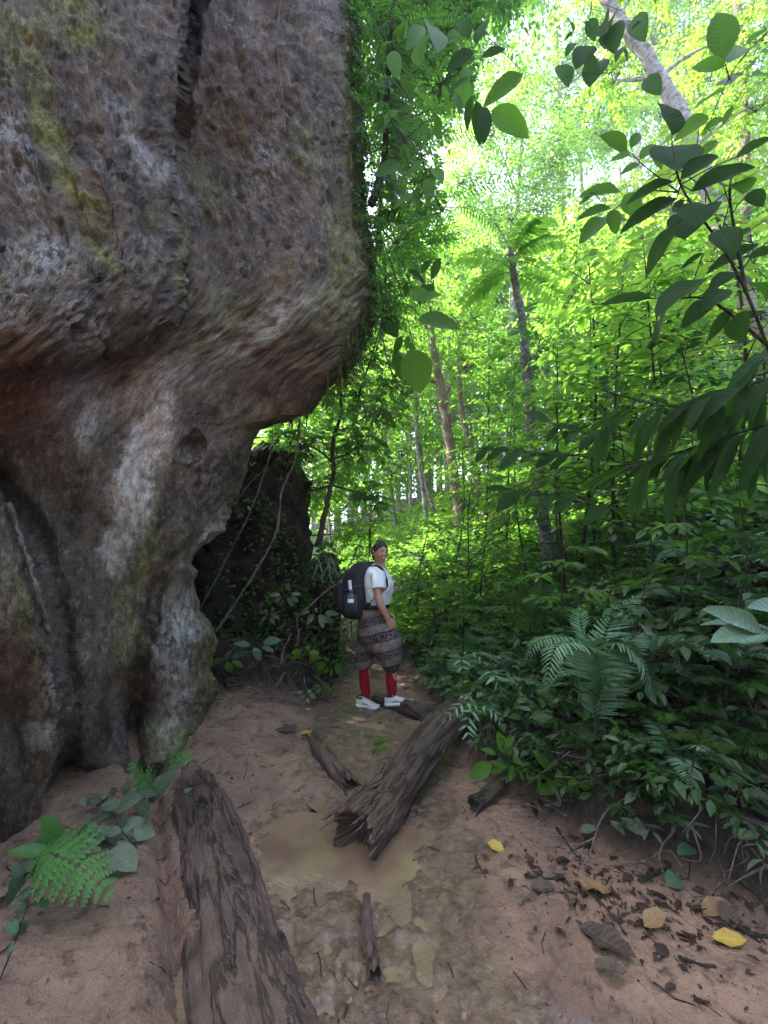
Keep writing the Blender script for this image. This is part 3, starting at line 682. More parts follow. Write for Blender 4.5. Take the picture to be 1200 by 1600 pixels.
# ------------------------------------------------------------------ logs
t = NT('log_wood')
v = t.coord(); gc = t.n('Mapping', {'Vector': t.n('Attribute', attribute_name='gc').outputs['Vector'], 'Scale': (1, 1, .13)}).outputs[0]; a1 = t.noise(v, 9, 8, 0.65, 0.4); a2 = t.noise(gc, 60, 7, 0.72, .3); ck = t.noise(gc, 16, 5, .6, .5); a3 = t.noise(gc, 30, 5, .6)
col = t.mix(t.ramp(a1, 0.35, 0.65), (0.035, 0.022, 0.019), (0.15, 0.095, 0.078)); col = t.mix(t.ramp(a2, 0.5, 0.75, 0, 0.6), col, (0.17, 0.12, 0.105))
col = t.mix(t.n('Clamp', {0: t.math('MULTIPLY', t.attr('muddy'), t.ramp(t.noise(v, 4, 8, .7), 0.30, 0.62, .0, 1.0))}).outputs[0], col, (0.235, 0.145, 0.11))
col = t.mix(t.ramp(t.math('ABSOLUTE', t.math('SUBTRACT', ck, .5)), .018, .004, 0, .5), col, (.02, .013, .011)); col = t.mix(t.ramp(a3, .54, .68, 0, .3), col, (.06, .038, .03))
col = t.mix(t.math('MULTIPLY', t.attr('rot'), t.ramp(a2, 0.4, 0.6)), col, (0.30, 0.13, 0.075))
col = t.mix(t.math('MULTIPLY', t.attr('mossy'), t.ramp(a1, 0.42, 0.66)), col, (0.045, 0.06, 0.02))
M['log'] = t.done(t.pbsdf(col, t.ramp(a1, 0.3, 0.7, 0.32, 0.7), 0.45, t.bump(t.math('ADD', t.math('ADD', a2, a1), t.ramp(t.math('ABSOLUTE', t.math('SUBTRACT', ck, .5)), 0, .04)), 1.0, 0.03)))
def log(name, label, p0, p1, r0, r1, seed, flat=1.0, rough=0.12, bend=0.03, jag=(0.0, 0.0), n=150, k=90, muddy=0.5, rot=(0, 0), mossy=0.0, cat='log', parent=None, groove=0.10, taperend=0.0, splinter=0.0):
    p0, p1 = np.asarray(p0, float), np.asarray(p1, float); L = np.linalg.norm(p1 - p0); ax = (p1 - p0) / L
    s = np.linspace(0, 1, n); c = p0 + (p1 - p0) * s[:, None]
    up = np.array([0, 0, 1.0]); A = nrm(np.cross(ax, up)); B = np.cross(A, ax)
    c = c + A * (bend * np.sin(s * 5 + seed))[:, None] + B * (bend * 0.5 * np.sin(s * 7 + seed * 2))[:, None]
    th = np.linspace(0, 2 * math.pi, k, endpoint=False); Rr = (r0 + (r1 - r0) * s)[:, None] * np.ones((1, k))
    cyl = np.stack([np.cos(th)[None] * 1.0 + 0 * s[:, None], np.sin(th)[None] + 0 * s[:, None], (s * L)[:, None] + 0 * th[None]], -1)
    g = ridged(cyl * np.array([3.0, 3.0, 1.5]) + seed, 4); g2 = fbm(cyl * np.array([1.3, 1.3, 3.0]) + seed * 3, 4); g3 = fbm(cyl * np.array([9, 9, 14]) + seed, 3)
    Rr = Rr * (1 + rough * g2 + groove * g + 0.05 * g3 - 0.10 * np.clip(ridged(cyl * np.array([4, 4, 1.2]) + seed * 2, 3) - .45, 0, 1))
    ends = np.ones((n, k))
    off = np.zeros((n, k))
    for e, jg in ((0, jag[0]), (1, jag[1])):
        if jg <= 0: continue
        j = jg * (0.5 + 0.9 * ridged(np.stack([np.cos(th) * 3, np.sin(th) * 3, 0 * th + seed + e], -1), 3) + 0.6 * fbm(np.stack([np.cos(th) * 9, np.sin(th) * 9, 0 * th + seed], -1), 2))
        wgt = np.clip(1 - s / 0.35, 0, 1) if e == 0 else np.clip((s - 0.65) / 0.35, 0, 1)
        off += (j[None] * wgt[:, None] ** 2) * (1 if e == 0 else -1)
    ring = c[:, None] + A * (Rr * np.cos(th))[..., None] + B * (Rr * np.sin(th) * flat)[..., None] + ax * off[..., None]
    # hollow broken ends close inwards
    def endcap(rg, cen, sgn):
        out = []
        for f, dp in ((0.86, 0.01), (0.6, 0.07), (0.3, 0.12), (0.02, 0.14)):
            q = cen + (rg - cen) * f; q = q + ax * sgn * (dp + 0.03 * fbm(q * 30, 2)[:, None]) ; out.append(q)
        return out
    e0 = endcap(ring[0], ring[0].mean(0), 1)[::-1]; e1 = endcap(ring[-1], ring[-1].mean(0), -1)
    full = np.concatenate([np.array(e0), ring, np.array(e1)], 0)
    b = MB(); b.grid(full, wrap=True)
    m = len(full); ss = np.concatenate([np.zeros(4), s, np.ones(4)])[:, None] * np.ones((1, k))
    topm = np.clip(np.sin(th), -0.2, 1)[None] * np.ones((m, 1))
    rt = np.clip(1 - ss / 0.35, 0, 1) * rot[0] + np.clip((ss - 0.7) / 0.3, 0, 1) * rot[1]
    o = b.build(name, M['log'], parent, extra={'grain': 0 * ss, 'muddy': muddy * (0.6 + 0.4 * topm), 'rot': rt * (0.4 + 0.6 * topm), 'mossy': mossy * (0.3 + 0.7 * topm)})
    gc_ = np.concatenate([np.repeat(cyl[:1], 4, 0), cyl, np.repeat(cyl[-1:], 4, 0)], 0) * np.array([r0, r0, 1.0]) + seed
    a_ = o.data.attributes.new('gc', 'FLOAT_VECTOR', 'POINT'); a_.data.foreach_set('vector', gc_.astype(np.float32).ravel())
    if label: tag(o, label, cat)
    return o
log('sunken_log', 'wide flat mud-stained log sunk lengthways into the path in the left foreground', (-1.44, 3.06, -0.03), (-0.27, 1.28, -0.085), 0.155, 0.205, 3, flat=0.72, rough=0.10, muddy=1.0, jag=(0.05, 0.0), n=300, k=150, groove=0.09)
fl = empty('fallen_log', (-.09, 2.45, 0.05), 'thick rotting log lying diagonally across the path with a crumbling reddish near end', 'log')
log('trunk', None, (-0.22, 2.20, 0.06), (0.86, 3.78, 0.27), 0.135, 0.115, 8, flat=1.0, rough=0.10, muddy=0.5, rot=(0.8, 0), mossy=0.6, jag=(0.08, 0.04), n=260, k=120, parent=fl, groove=0.13)
rg = np.random.default_rng(2)
b = MB()
for q in range(90):
    a = rg.uniform(0.1, 3.0); u = rg.uniform(0.0, 0.5); s_ = rg.uniform(0.03, 0.12)
    c = np.array([-0.20, 2.23, 0.06]) + np.array([0.59, 0.79, 0.11]) * u; rr = 0.158
    p = c + np.array([0.79, -0.59, 0]) * math.cos(a) * rr * .88 + np.array([0, 0, 1]) * math.sin(a) * rr * 0.86
    d = nrm(np.array([-0.59, -0.79, -0.12]) + rg.normal(0, 0.14, 3))
    b.tube([p, p + d * s_ * 0.5 + rg.normal(0, .003, 3), p + d * s_], [0.004, 0.005, 0.001], 5, disp=None, flat=0.45)
m_ = len(np.vstack(b.V)); o = b.build('splinters', M['log'], fl, extra={'grain': np.zeros(m_), 'muddy': np.full(m_, .2), 'rot': np.repeat(rg.uniform(0.0, 1, 90) ** 2, m_ // 90), 'mossy': np.zeros(m_)})
log('small_log', 'short muddy log half buried mid-path, beside the big rotting log', (-0.60, 3.5, 0.015), (-0.20, 2.74, 0.01), 0.05, 0.06, 12, rough=0.12, muddy=0.8, jag=(.03, .08), n=90, k=48, bend=0.015)
log('wet_log', 'dark wet log crossing the path under the raised white shoe', (-0.10, 4.40, 0.03), (0.50, 3.80, 0.05), 0.065, 0.085, 21, rough=0.1, muddy=0.15, jag=(.02, .05), n=90, k=48, bend=0.015)
log('mud_stick', 'stubby mud-coated stick standing out of the puddle at the bottom centre', G(572, 1400, .02), G(584, 1528, .03), 0.017, 0.024, 31, rough=0.14, muddy=0.9, jag=(.0, .02), n=70, k=32, bend=0.006, cat='stick')
log('bank_branch', 'long bare brown branch lying down the right bank towards the frame edge', gpt(985, 1215) + [0, 0, .03], gpt(1230, 1345) + [0, 0, .05], 0.016, 0.02, 41, muddy=0.2, n=120, k=24, bend=0.02, cat='branch')
log('rotten_branch', 'mossy broken branch stub jutting from the bank beside the rotting log', gpt(805, 1235) + [0, 0.1, .05], gpt(735, 1275) + [0, 0, .03], 0.03, 0.045, 47, muddy=0.1, mossy=1.0, n=60, k=32, bend=0.01, jag=(0, .05), cat='branch')

# ------------------------------------------------------------------ second rock and earth mound behind the boulder
t = NT('shade_toned_earth')  # earth colour kept near black to stand in for the shade of the gap
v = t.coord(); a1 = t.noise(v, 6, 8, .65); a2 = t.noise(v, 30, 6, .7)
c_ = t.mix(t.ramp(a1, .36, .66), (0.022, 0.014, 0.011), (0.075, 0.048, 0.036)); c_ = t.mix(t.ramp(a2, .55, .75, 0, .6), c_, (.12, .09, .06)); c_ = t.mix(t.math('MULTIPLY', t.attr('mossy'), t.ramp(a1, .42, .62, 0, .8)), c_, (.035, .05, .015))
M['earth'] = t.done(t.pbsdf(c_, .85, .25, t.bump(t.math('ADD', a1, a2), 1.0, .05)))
def lumpy(name, label, c, rad, seed, mat, cat, amp=0.2, n=150, squash=None, parent=None, moss=0.4):
    th = np.linspace(0, 2 * math.pi, n, endpoint=False)[None]; ph = np.linspace(0.02, math.pi - 0.02, n)[:, None]
    s = np.stack([np.sin(ph) * np.cos(th), np.sin(ph) * np.sin(th), np.cos(ph) + 0 * th], -1)
    s = np.sign(s) * np.abs(s) ** (squash or 0.85)
    p = s * np.array(rad); w = p + np.array(c)
    h = fbm(w * 1.6 + seed, 4) * amp + ridged(w * np.array([4, 4, 1.6]) + seed, 4) * amp * 0.28 + fbm(w * 14, 4) * 0.02 + ridged(w * np.array([24, 24, 9]), 3) * 0.009
    w = w + nrm(s) * h[..., None]
    b = MB(); b.grid(w, wrap=True); m = w.shape[0] * w.shape[1]
    o = b.build(name, mat, parent, extra={'pale': np.zeros(m), 'moss': np.clip(fbm(w.reshape(-1, 3) * 2.3 + seed, 3) * 1.5 + moss, 0, 1), 'lichen': np.zeros(m), 'grain': np.zeros(m), 'muddy': np.full(m, .1), 'rot': np.zeros(m), 'mossy': np.clip(fbm(w.reshape(-1, 3) * 3 + seed, 3) * 2 + moss, 0, 1)})
    if label: tag(o, label, cat)
    return w
lumpy('rock', 'earth-covered rock face standing behind the overhanging boulder, its shade put into the dark colour', (-2.10, 5.9, 1.05), (0.98, 1.2, 1.95), 5, M['earth'], 'rock', amp=0.42, squash=0.8, n=220)
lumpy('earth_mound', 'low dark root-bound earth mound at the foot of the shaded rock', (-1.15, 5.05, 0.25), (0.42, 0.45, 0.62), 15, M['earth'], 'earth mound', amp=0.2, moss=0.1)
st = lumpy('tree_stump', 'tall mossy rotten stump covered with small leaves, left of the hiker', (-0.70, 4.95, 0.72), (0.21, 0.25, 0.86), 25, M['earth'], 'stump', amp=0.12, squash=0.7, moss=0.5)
# ------------------------------------------------------------------ forest: trees that can be told apart
def B(px, py, d, R, n): return (P(px, py, d), R, int(n * 1.7))
def base_at(px, d):
    p = P(px, 880, d); return np.array([p[0], p[1], gz(p[0], p[1]) - 0.05])
rng = np.random.default_rng(11)
def tpath(pts, d0, d1, ground_=True):
    d = np.linspace(d0, d1, len(pts)); w = np.array([P(x, y, q) for (x, y), q in zip(pts, d)])
    if ground_:
        g = np.array([[w[0][0], w[0][1], gz(w[0][0], w[0][1]) - 0.1]]); w = np.vstack([g, w]) if w[0][2] > g[0][2] + 0.15 else w
    return w
tree('slender_tree', 'slender grey-barked tree with a palm-like crown of paired leaves, centre right', tpath([(860, 885), (846, 780), (828, 650), (818, 520), (803, 430), (798, 385)], 6, 6.2), .10, .05, M['grey_bark'],
     [B(830, 560, 6.1, .8, 16), B(900, 640, 6, .8, 18)], M['green'], rng, ls=.17)
bl = MB(); bs = MB(); top_ = P(799, 388, 6.2); par = bpy.data.objects['slender_tree']
for q in range(11):
    a = q * 2.4; e = rng.uniform(-.1, .75); d = np.array([math.cos(a) * math.cos(e), math.sin(a) * math.cos(e), math.sin(e)]); s = np.linspace(0, 1, 6)[:, None]; L = rng.uniform(.7, 1.15)
    frond(bl, bs, top_ - [0, 0, rng.uniform(0, .5)] + d * L * s + np.array([0, 0, -.45 * L]) * s ** 2, .24, 13, rng, LEAF2, rad=.008, start=.15, fwd=.3, wr=.8, tint=(.2, .8), prof=lambda t_: 0.75 + 0.35 * np.sin(t_ * 3))
bl.build('fronds', M['lime'], par, smooth=False); bs.build('frond_stems', M['green_stem'], par)
tree('leaning_tree', 'pale smooth-barked tree leaning in from the right edge across the upper right', tpath([(1330, 760), (1235, 600), (1150, 420), (1085, 235), (1035, 125), (960, 20), (880, -110)], 5.2, 7.2), .145, .10, M['pale_bark'],
     [B(1010, -40, 7.2, 1.3, 60), B(1130, 60, 7.5, 1.3, 60), B(900, -60, 7.2, 1.2, 50), B(1180, 160, 7, 1.1, 50), B(960, 120, 7.6, .8, 26)], M['yellowgreen'], rng, ls=.15, k=16, tnoise=.08)
tree('forked_tree', 'pale mottled trunk with a reddish flank in the sunlit middle distance', tpath([(728, 885), (712, 760), (696, 650), (680, 560), (668, 470)], 10, 10.5), .15, .09, M['red_bark'],
     [B(640, 470, 10.4, 1.5, 70), B(735, 560, 10.4, 1.3, 50), B(700, 400, 10.8, 1.4, 60), B(610, 560, 10.2, 1.2, 50)], M['lime'], rng, ls=.17)
tree('forked_tree', 'reddish leaning trunk just right of the mottled trunk', tpath([(772, 880), (752, 790), (737, 720), (722, 640), (716, 560)], 9.5, 10), .12, .05, M['red_bark'],
     [B(720, 500, 10, 1.2, 40), B(790, 600, 9.8, 1.1, 40)], M['lime'], rng, ls=.17)
tree('thin_tree', 'thin white trunk standing closest to the right of the hiker', tpath([(671, 870), (663, 780), (652, 690), (650, 600), (640, 500)], 12, 12), .085, .05, M['pale_bark'],
     [B(620, 620, 12, 1.3, 50), B(660, 520, 12, 1.4, 50), B(590, 500, 12.3, 1.4, 50)], M['lime'], rng, ls=.2)
tree('thin_tree', 'thin crooked pale trunk leaning left between the white and the mottled trunks', tpath([(712, 880), (698, 840), (672, 780), (655, 700)], 11, 12), .08, .04, M['grey_bark'],
     [B(700, 690, 11.8, 1.1, 36)], M['lime'], rng, ls=.18)
tree('mound_tree', 'young brown tree with a forked stem growing on the mound left of the hiker', tpath([(497, 855), (512, 780), (521, 735), (520, 690), (533, 640), (528, 560)], 5.1, 5.3, False), .038, .018, M['brown_bark'],
     [B(470, 690, 5.4, .6, 34), B(560, 690, 5.3, .55, 30), B(500, 600, 5.6, .7, 40), B(590, 640, 5.4, .6, 30), B(460, 760, 5.6, .5, 24), B(575, 770, 5.6, .45, 20)], M['green'], rng, ls=.12, k=9)
tree('crown_tree', 'tall tree with a fine bright yellow-green crown at the top centre', tpath([(800, 870), (790, 700), (800, 500), (810, 300), (820, 180)], 15, 16), .16, .07, M['grey_bark'],
     [B(770, 200, 15, 2.2, 150), B(860, 250, 15, 2.2, 150), B(800, 330, 15, 2.2, 140), B(890, 380, 15.5, 2.2, 130), B(930, 200, 16, 2.0, 110), B(720, 280, 15, 1.3, 50), B(820, 120, 15.5, 1.6, 70)], M['lime'], rng, ls=.21, flat=.5)
tree('crown_tree', 'tall sunlit tree filling the area right of the bright top-centre crown', tpath([(1010, 860), (1000, 600), (990, 350), (1000, 200)], 13, 14), .17, .08, M['pale_bark'],
     [B(960, 330, 13, 1.7, 100), B(1050, 260, 13.5, 1.9, 120), B(1010, 430, 13, 1.7, 100), B(1110, 340, 13.5, 1.9, 110), B(930, 480, 13, 1.6, 80), B(1170, 230, 13.5, 1.9, 100), B(1080, 120, 14, 1.8, 90)], M['yellowgreen'], rng, ls=.17)
tree('crown_tree', 'dark-trunked tree on the slope at the right edge of the frame', tpath([(1150, 700), (1160, 500), (1165, 300), (1160, 100), (1150, 0)], 9.5, 10), .15, .1, M['brown_bark'],
     [B(1140, 440, 9.5, 1.4, 80), B(1210, 330, 9.8, 1.4, 80), B(1100, 540, 9.3, 1.3, 70), B(1230, 560, 9.3, 1.5, 80), B(1190, 60, 10, 1.4, 60)], M['green'], rng, ls=.17)
tree('crown_tree', 'leafy tree behind the boulder with its crown at top centre, and unseen higher crowns added to shade the path', tpath([(425, 800), (440, 500), (500, 250), (580, 100)], 8, 7.5), .12, .06, M['brown_bark'],
     [B(640, 60, 7.5, 1.1, 80), B(700, 20, 7.6, .9, 50), B(630, 220, 7.6, .9, 60), B(640, 360, 7.8, .9, 60), B(600, 460, 7.8, 1.0, 70), B(690, 120, 7.8, .7, 36), B(650, -60, 7.4, 1.3, 80), B(770, -30, 7.6, .9, 40)] + [(np.array([x_, y_, z_]), 2.1, 210) for x_, y_, z_ in ((-3.2, 6.5, 11.5), (-1.2, 6.2, 13), (-2.6, 8.6, 12.5), (-.4, 8.2, 14.5), (-4.6, 8.2, 11.5), (-1.8, 5.0, 12.5), (.9, 6.6, 14), (2.2, 8.2, 15.5), (-4.5, 4.5, 11), (-3, 3, 11.5), (-6, 6.5, 10.5), (-5.5, 3, 11), (-3.2, 8.2, 9.5), (-4.2, 6.5, 9), (-.2, 4.4, 13.5), (-2.2, 3.4, 13))], M['green'], rng, ls=.19)  # the crowns in the coordinate list are unseen, added to shade the path
tree('climbing_shrub', 'leafy shrub with dark stems hugging the right edge of the boulder', [P(560, 560, 4.6), P(585, 420, 4.5), P(600, 250, 4.4), P(612, 80, 4.3), P(640, -80, 4.3)], .03, .015, M['dark_stem'],
     [B(600, 470, 4.3, .38, 24), B(640, 400, 4.4, .36, 22), B(610, 330, 4.3, .38, 26), B(655, 300, 4.4, .34, 18), B(620, 230, 4.2, .42, 30), B(600, 150, 4.2, .42, 30), B(665, 190, 4.4, .36, 20), B(640, 90, 4.2, .42, 28), B(600, 30, 4.2, .42, 30), B(700, 60, 4.4, .4, 22), B(680, -30, 4.3, .45, 24), B(585, 560, 4.5, .36, 22), B(620, 600, 4.6, .3, 16), B(560, 620, 4.6, .3, 18), B(720, 140, 4.6, .25, 10)], M['green'], rng, ls=.085, cat='shrub')
tree('crown_tree', 'broad tree at the back whose crown closes the sky at the top centre', tpath([(900, 860), (890, 600), (880, 300), (870, 50)], 20, 20), .2, .1, M['grey_bark'],
     [B(x_, y_, 20 + rng.uniform(-1, 1), 2.8, 95) for x_, y_ in ((700, 160), (760, 60), (840, -20), (900, 90), (960, 0), (880, 190), (740, 340), (700, 430), (1040, -30), (800, 420), (980, 180), (700, 10), (1060, 90))], M['green'], rng, ls=.30)
tree('crown_tree', 'broad tree at the back whose crown closes the sky at the top right', tpath([(1120, 760), (1110, 500), (1100, 250), (1090, 50)], 17, 18), .2, .1, M['grey_bark'],
     [B(x_, y_, 17.5 + rng.uniform(-1, 1), 2.5, 85) for x_, y_ in ((1020, 60), (1080, -10), (1150, 40), (1210, -20), (1130, 150), (1200, 120), (1030, 170), (1220, 230), (970, -40), (1100, 250), (1180, 320))], M['lime'], rng, ls=.27)
tree('crown_tree', 'leafy tree low behind the boulder notch with bright green leaves', tpath([(455, 860), (450, 760), (455, 660), (470, 560)], 8.5, 8.5), .07, .04, M['brown_bark'],
     [B(430, 700, 8.4, .9, 70), B(500, 760, 8.4, .9, 70), B(480, 640, 8.6, 1.0, 80), B(560, 600, 8.6, 1.0, 80), B(540, 720, 8.4, .9, 60), B(560, 830, 8.4, .7, 40), B(430, 790, 8.4, .7, 40)], M['lime'], rng, ls=.15)
# slim background stems, one tree each
for i, (px, d, h, lab, mt, r, lm) in enumerate([
    (620, 14, 6, 'slim grey stem far behind the hiker\'s head', 'grey_bark', .06, 'lime'), (642, 17, 8, 'faint pale stem beyond the thin white trunk', 'pale_bark', .08, 'yellowgreen'),
    (690, 18, 9, 'straight pale stem far behind the crooked trunk', 'pale_bark', .08, 'lime'), (748, 16, 7, 'thin brown stem behind the reddish leaning trunk', 'brown_bark', .05, 'lime'),
    (790, 13, 7, 'thin pale stem left of the slender grey tree', 'pale_bark', .05, 'green'), (905, 10, 6, 'bare-looking thin stem just right of the slender grey tree', 'grey_bark', .045, 'lime'),
    (960, 11, 7, 'pale stem glimpsed among leaves at right of centre', 'pale_bark', .06, 'lime'), (1040, 12, 8, 'whitish stem high on the slope among leaves', 'pale_bark', .08, 'yellowgreen'),
    (1110, 14, 9, 'reddish brown stem high on the slope near the right edge', 'red_bark', .10, 'green'), (1180, 12, 8, 'grey stem highest on the right slope', 'grey_bark', .09, 'green'),
    (560, 13, 7, 'thin stem seen through the gap behind the backpack', 'grey_bark', .05, 'lime'), (520, 16, 8, 'pale stem far beyond the young mound tree', 'pale_bark', .07, 'yellowgreen')]):
    b0 = base_at(px, d); tp = b0 + [rng.uniform(-.6, .6), 0, h]
    bb = [(b0 + [rng.uniform(-.9, .9), rng.uniform(-.6, .6), h * f], rng.uniform(.9, 1.3), 46) for f in (.35, .5, .62, .75, .9, 1.0)]
    tree('background_tree', lab, [b0, (b0 + tp) / 2 + [rng.uniform(-.2, .2), 0, 0], tp], r, r * .5, M[mt], bb, M[lm], rng, ls=.19, k=8, group='slim background trees')
# ------------------------------------------------------------------ understorey saplings
SAP = [  # px, d, height, leaf, mat, label
 (650, 6.6, 2.0, .13, 'lime', 'low bright sapling beside the path just right of the hiker'),
 (700, 7.2, 2.6, .14, 'lime', 'leafy sapling in front of the mottled trunk'),
 (745, 6.0, 2.2, .13, 'lime', 'spreading sapling with thin diagonal stems in the centre'),
 (790, 6.8, 3.4, .15, 'green', 'tall sapling left of the slender grey tree'),
 (830, 5.4, 2.4, .14, 'green', 'sapling in front of the slender grey trunk with tiered leaves'),
 (880, 4.6, 3.0, .15, 'green', 'twin-stemmed sapling right of the slender grey trunk'),
 (930, 5.6, 3.6, .16, 'lime', 'sapling with large bright leaves above the big fern'),
 (985, 5.0, 3.2, .15, 'lime', 'sapling with layered bright leaves upper right of the big fern'),
 (1040, 6.0, 4.2, .17, 'lime', 'tall bright sapling under the veined branch'),
 (1100, 5.2, 3.4, .15, 'green', 'sapling standing on the right slope'),
 (1150, 6.4, 4.6, .17, 'green', 'tall sapling on the upper right slope'),
 (1210, 5.4, 3.8, .16, 'green', 'sapling cut by the right frame edge'),
 (960, 7.8, 5.2, .18, 'yellowgreen', 'tall yellowish sapling between the two sunlit crowns'),
 (870, 8.2, 5.2, .17, 'lime', 'tall sapling behind the slender grey tree'),
 (1080, 8.6, 6.0, .18, 'yellowgreen', 'tall yellowish sapling high on the slope'),
 (760, 8.8, 4.8, .16, 'lime', 'bright sapling behind the reddish leaning trunk'),
 (610, 8.0, 2.6, .14, 'lime', 'bright sapling directly behind the hiker'),
 (560, 6.6, 2.4, .12, 'green', 'sapling behind the backpack'),
 (690, 5.2, 1.2, .11, 'green', 'knee-high leafy shoot right of the hiker'),
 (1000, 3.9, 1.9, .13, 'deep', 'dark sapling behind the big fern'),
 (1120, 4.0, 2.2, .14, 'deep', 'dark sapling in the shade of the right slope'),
 (955, 4.3, 3.6, .21, 'lime', 'sapling with the largest bright leaves, in front of the layered ones'),
 (1075, 3.9, 3.4, .20, 'lime', 'bright big-leaved sapling just left of the drooping strap leaves'),
 (1160, 4.6, 4.6, .20, 'yellowgreen', 'big-leaved yellowish sapling behind the dark veined branch'),
 (900, 5.0, 4.4, .19, 'lime', 'tall big-leaved sapling whose top reaches the veined branch'),
 (930, 9.6, 6.4, .18, 'lime', 'very tall sapling with its top among the sunlit crowns')]
for (px, d, h, ls, mt, lab) in SAP:
    b0 = base_at(px, d); sapling('sapling', lab, b0, b0 + [rng.uniform(-.4, .4), rng.uniform(-.3, .1), h], rng, M[mt], ls=ls, nb=int(9 + h * 4.5), blen=.55 + .13 * h, r=.008 + .004 * h, group='understorey saplings', start=.22)
# bare thin stems crossing the middle distance
for pts, r, lab in [([(732, 900, 4.8), (738, 760, 4.8), (800, 700, 4.7)], .009, 'bent dark twig rising right of the hiker'),
                    ([(730, 880, 4.4), (770, 840, 4.3), (815, 785, 4.2)], .008, 'thin dark twig slanting up to the right in the centre'),
                    ([(1040, 965, 3.4), (1062, 850, 3.3), (1078, 740, 3.2), (1085, 640, 3.2)], .012, 'thin dark upright stem on the right slope'),
                    ([(875, 905, 4.4), (868, 760, 4.4), (872, 640, 4.4)], .016, 'straight brown stem beside the slender grey trunk'),
                    ([(640, 920, 5), (668, 860, 5), (738, 780, 5)], .007, 'long thin twig slanting from the hiker\'s shoulder height')]:
    b = MB(); w = spline([P(*q) for q in pts], 20); b.tube(w, np.linspace(r, r * .4, 20), 6)
    bl = MB(); twigs(bl, b, w[8:], rdir(rng, 12, .4), .3, 4, .12, rng, rad=.003)
    root = empty('thin_shoot', w[0], lab, 'shoot'); b.build('stem', M['dark_stem'], root); bl.build('leaves', M['green'], root, smooth=False)

# ------------------------------------------------------------------ far forest, one mass
bl = MB(); bs = MB(); NF = 230
for i in range(NF):
    y = rng.uniform(17, 42); x = rng.uniform(-0.45, 1.15) * y * 1.05; h = rng.uniform(8, 13) + y * .22; g = gz(x, y)
    if i % 2 == 0: bs.tube([[x, y, g - .2], [x + rng.uniform(-.5, .5), y, g + h]], [.16, .06], 5, cap=False)
    for q in range(5):
        c = np.array([x + rng.uniform(-2, 2), y + rng.uniform(-1, 1), g + h * rng.uniform(.08, 1)]); n = 24
        st_ = c + rdir(rng, n, .6) * 1.9 * rng.uniform(.2, 1, (n, 1))
        twigs(bl, None, st_, rdir(rng, n, .5), 1.2, 6, .42, rng, LEAF_S, tint=(0, 1))
ff = empty('far_forest', (0, 20, 0)); tag(ff, 'distant sunlit forest closing the view', 'forest', kind='stuff')
bl.build('foliage', M['lime'], ff, smooth=False)['kind'] = 'stuff'; bs.build('trunks', M['pale_bark'], ff)['kind'] = 'stuff'

bl = MB(); bs = MB()
for i in range(62):      # the forest goes on behind the viewpoint
    a = rng.uniform(-math.pi * 1.12, math.pi * 0.12); r_ = rng.uniform(6.5, 15); x, y = r_ * math.cos(a), r_ * math.sin(a); g = gz(x, y); h = rng.uniform(8, 14)
    bs.tube([[x, y, g - .2], [x + rng.uniform(-.5, .5), y, g + h]], [.14, .05], 6, cap=False)
    for q in range(5):
        c = np.array([x * .93, y * .93, g + h * rng.uniform(.25, 1)]); n = 16; st_ = c + rdir(rng, n, .6) * 1.8 * rng.uniform(.2, 1, (n, 1))
        twigs(bl, None, st_, rdir(rng, n, .5), 1.2, 6, .40, rng, LEAF_S, tint=(0, 1))
ff = empty('near_forest', (0, -8, 0)); tag(ff, 'forest standing all round behind the viewpoint', 'forest', kind='stuff')
bl.build('foliage', M['green'], ff, smooth=False)['kind'] = 'stuff'; bs.build('trunks', M['grey_bark'], ff)['kind'] = 'stuff'

# ------------------------------------------------------------------ undergrowth
def scatter(n, xr, yr, cond, rg):
    x = rg.uniform(*xr, n); y = rg.uniform(*yr, n); m = cond(x, y); x, y = x[m], y[m]
    return np.stack([x, y, ground(x, y, False)], -1)
def bushes(name, label, pts, rg, mt, hgt, ls, nst=4, nleaf=7, tpl=LEAF2, rad=.0025):
    bl = MB(); bs = MB(); k = len(pts)
    O = np.repeat(pts, nst, 0) + np.concatenate([rg.normal(0, .04, (k * nst, 2)), np.zeros((k * nst, 1))], 1)
    hs = np.repeat(rg.uniform(hgt[0], hgt[1], k), nst) * rg.uniform(.6, 1.1, k * nst)
    d = rdir(rg, k * nst, .3, .9)
    twigs(bl, bs, O, d, hs, nleaf, ls, rg, tpl, sag=.3, rad=rad, t0=.25, tint=(0, 1))
    o = empty(name, pts[0], label, 'undergrowth'); o['kind'] = 'stuff'
    bl.build('leaves', M[mt], o, smooth=False)['kind'] = 'stuff'; bs.build('stems', M['dark_stem'], o)['kind'] = 'stuff'
rg = np.random.default_rng(5)
onbank = lambda x, y: x > bank_x(y) + 0.12
onleft = lambda x, y: (x < left_x(y) - 0.05) & (y > 4.6)
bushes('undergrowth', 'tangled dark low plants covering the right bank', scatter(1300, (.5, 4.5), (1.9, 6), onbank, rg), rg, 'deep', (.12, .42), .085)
bushes('undergrowth', 'paler narrow-leaved low plants mixed into the right bank', scatter(520, (.5, 4.5), (1.9, 6), onbank, rg), rg, 'dusty', (.15, .5), .11, nst=3, nleaf=5)
bushes('undergrowth', 'greener larger-leaved low plants mixed into the right bank', scatter(420, (.5, 4.5), (2.1, 6), onbank, rg), rg, 'green', (.2, .6), .12, nst=3, nleaf=5, tpl=LEAF2)
bushes('undergrowth', 'mid green low plants spread over the right slope', scatter(1400, (.5, 7), (3.6, 9), onbank, rg), rg, 'green', (.2, .6), .10)
bushes('undergrowth', 'bright sunlit low plants either side of the trail further back', scatter(3600, (-5, 14), (6.2, 18), lambda x, y: onbank(x, y) | onleft(x, y), rg), rg, 'lime', (.3, 1.0), .16, nleaf=7)
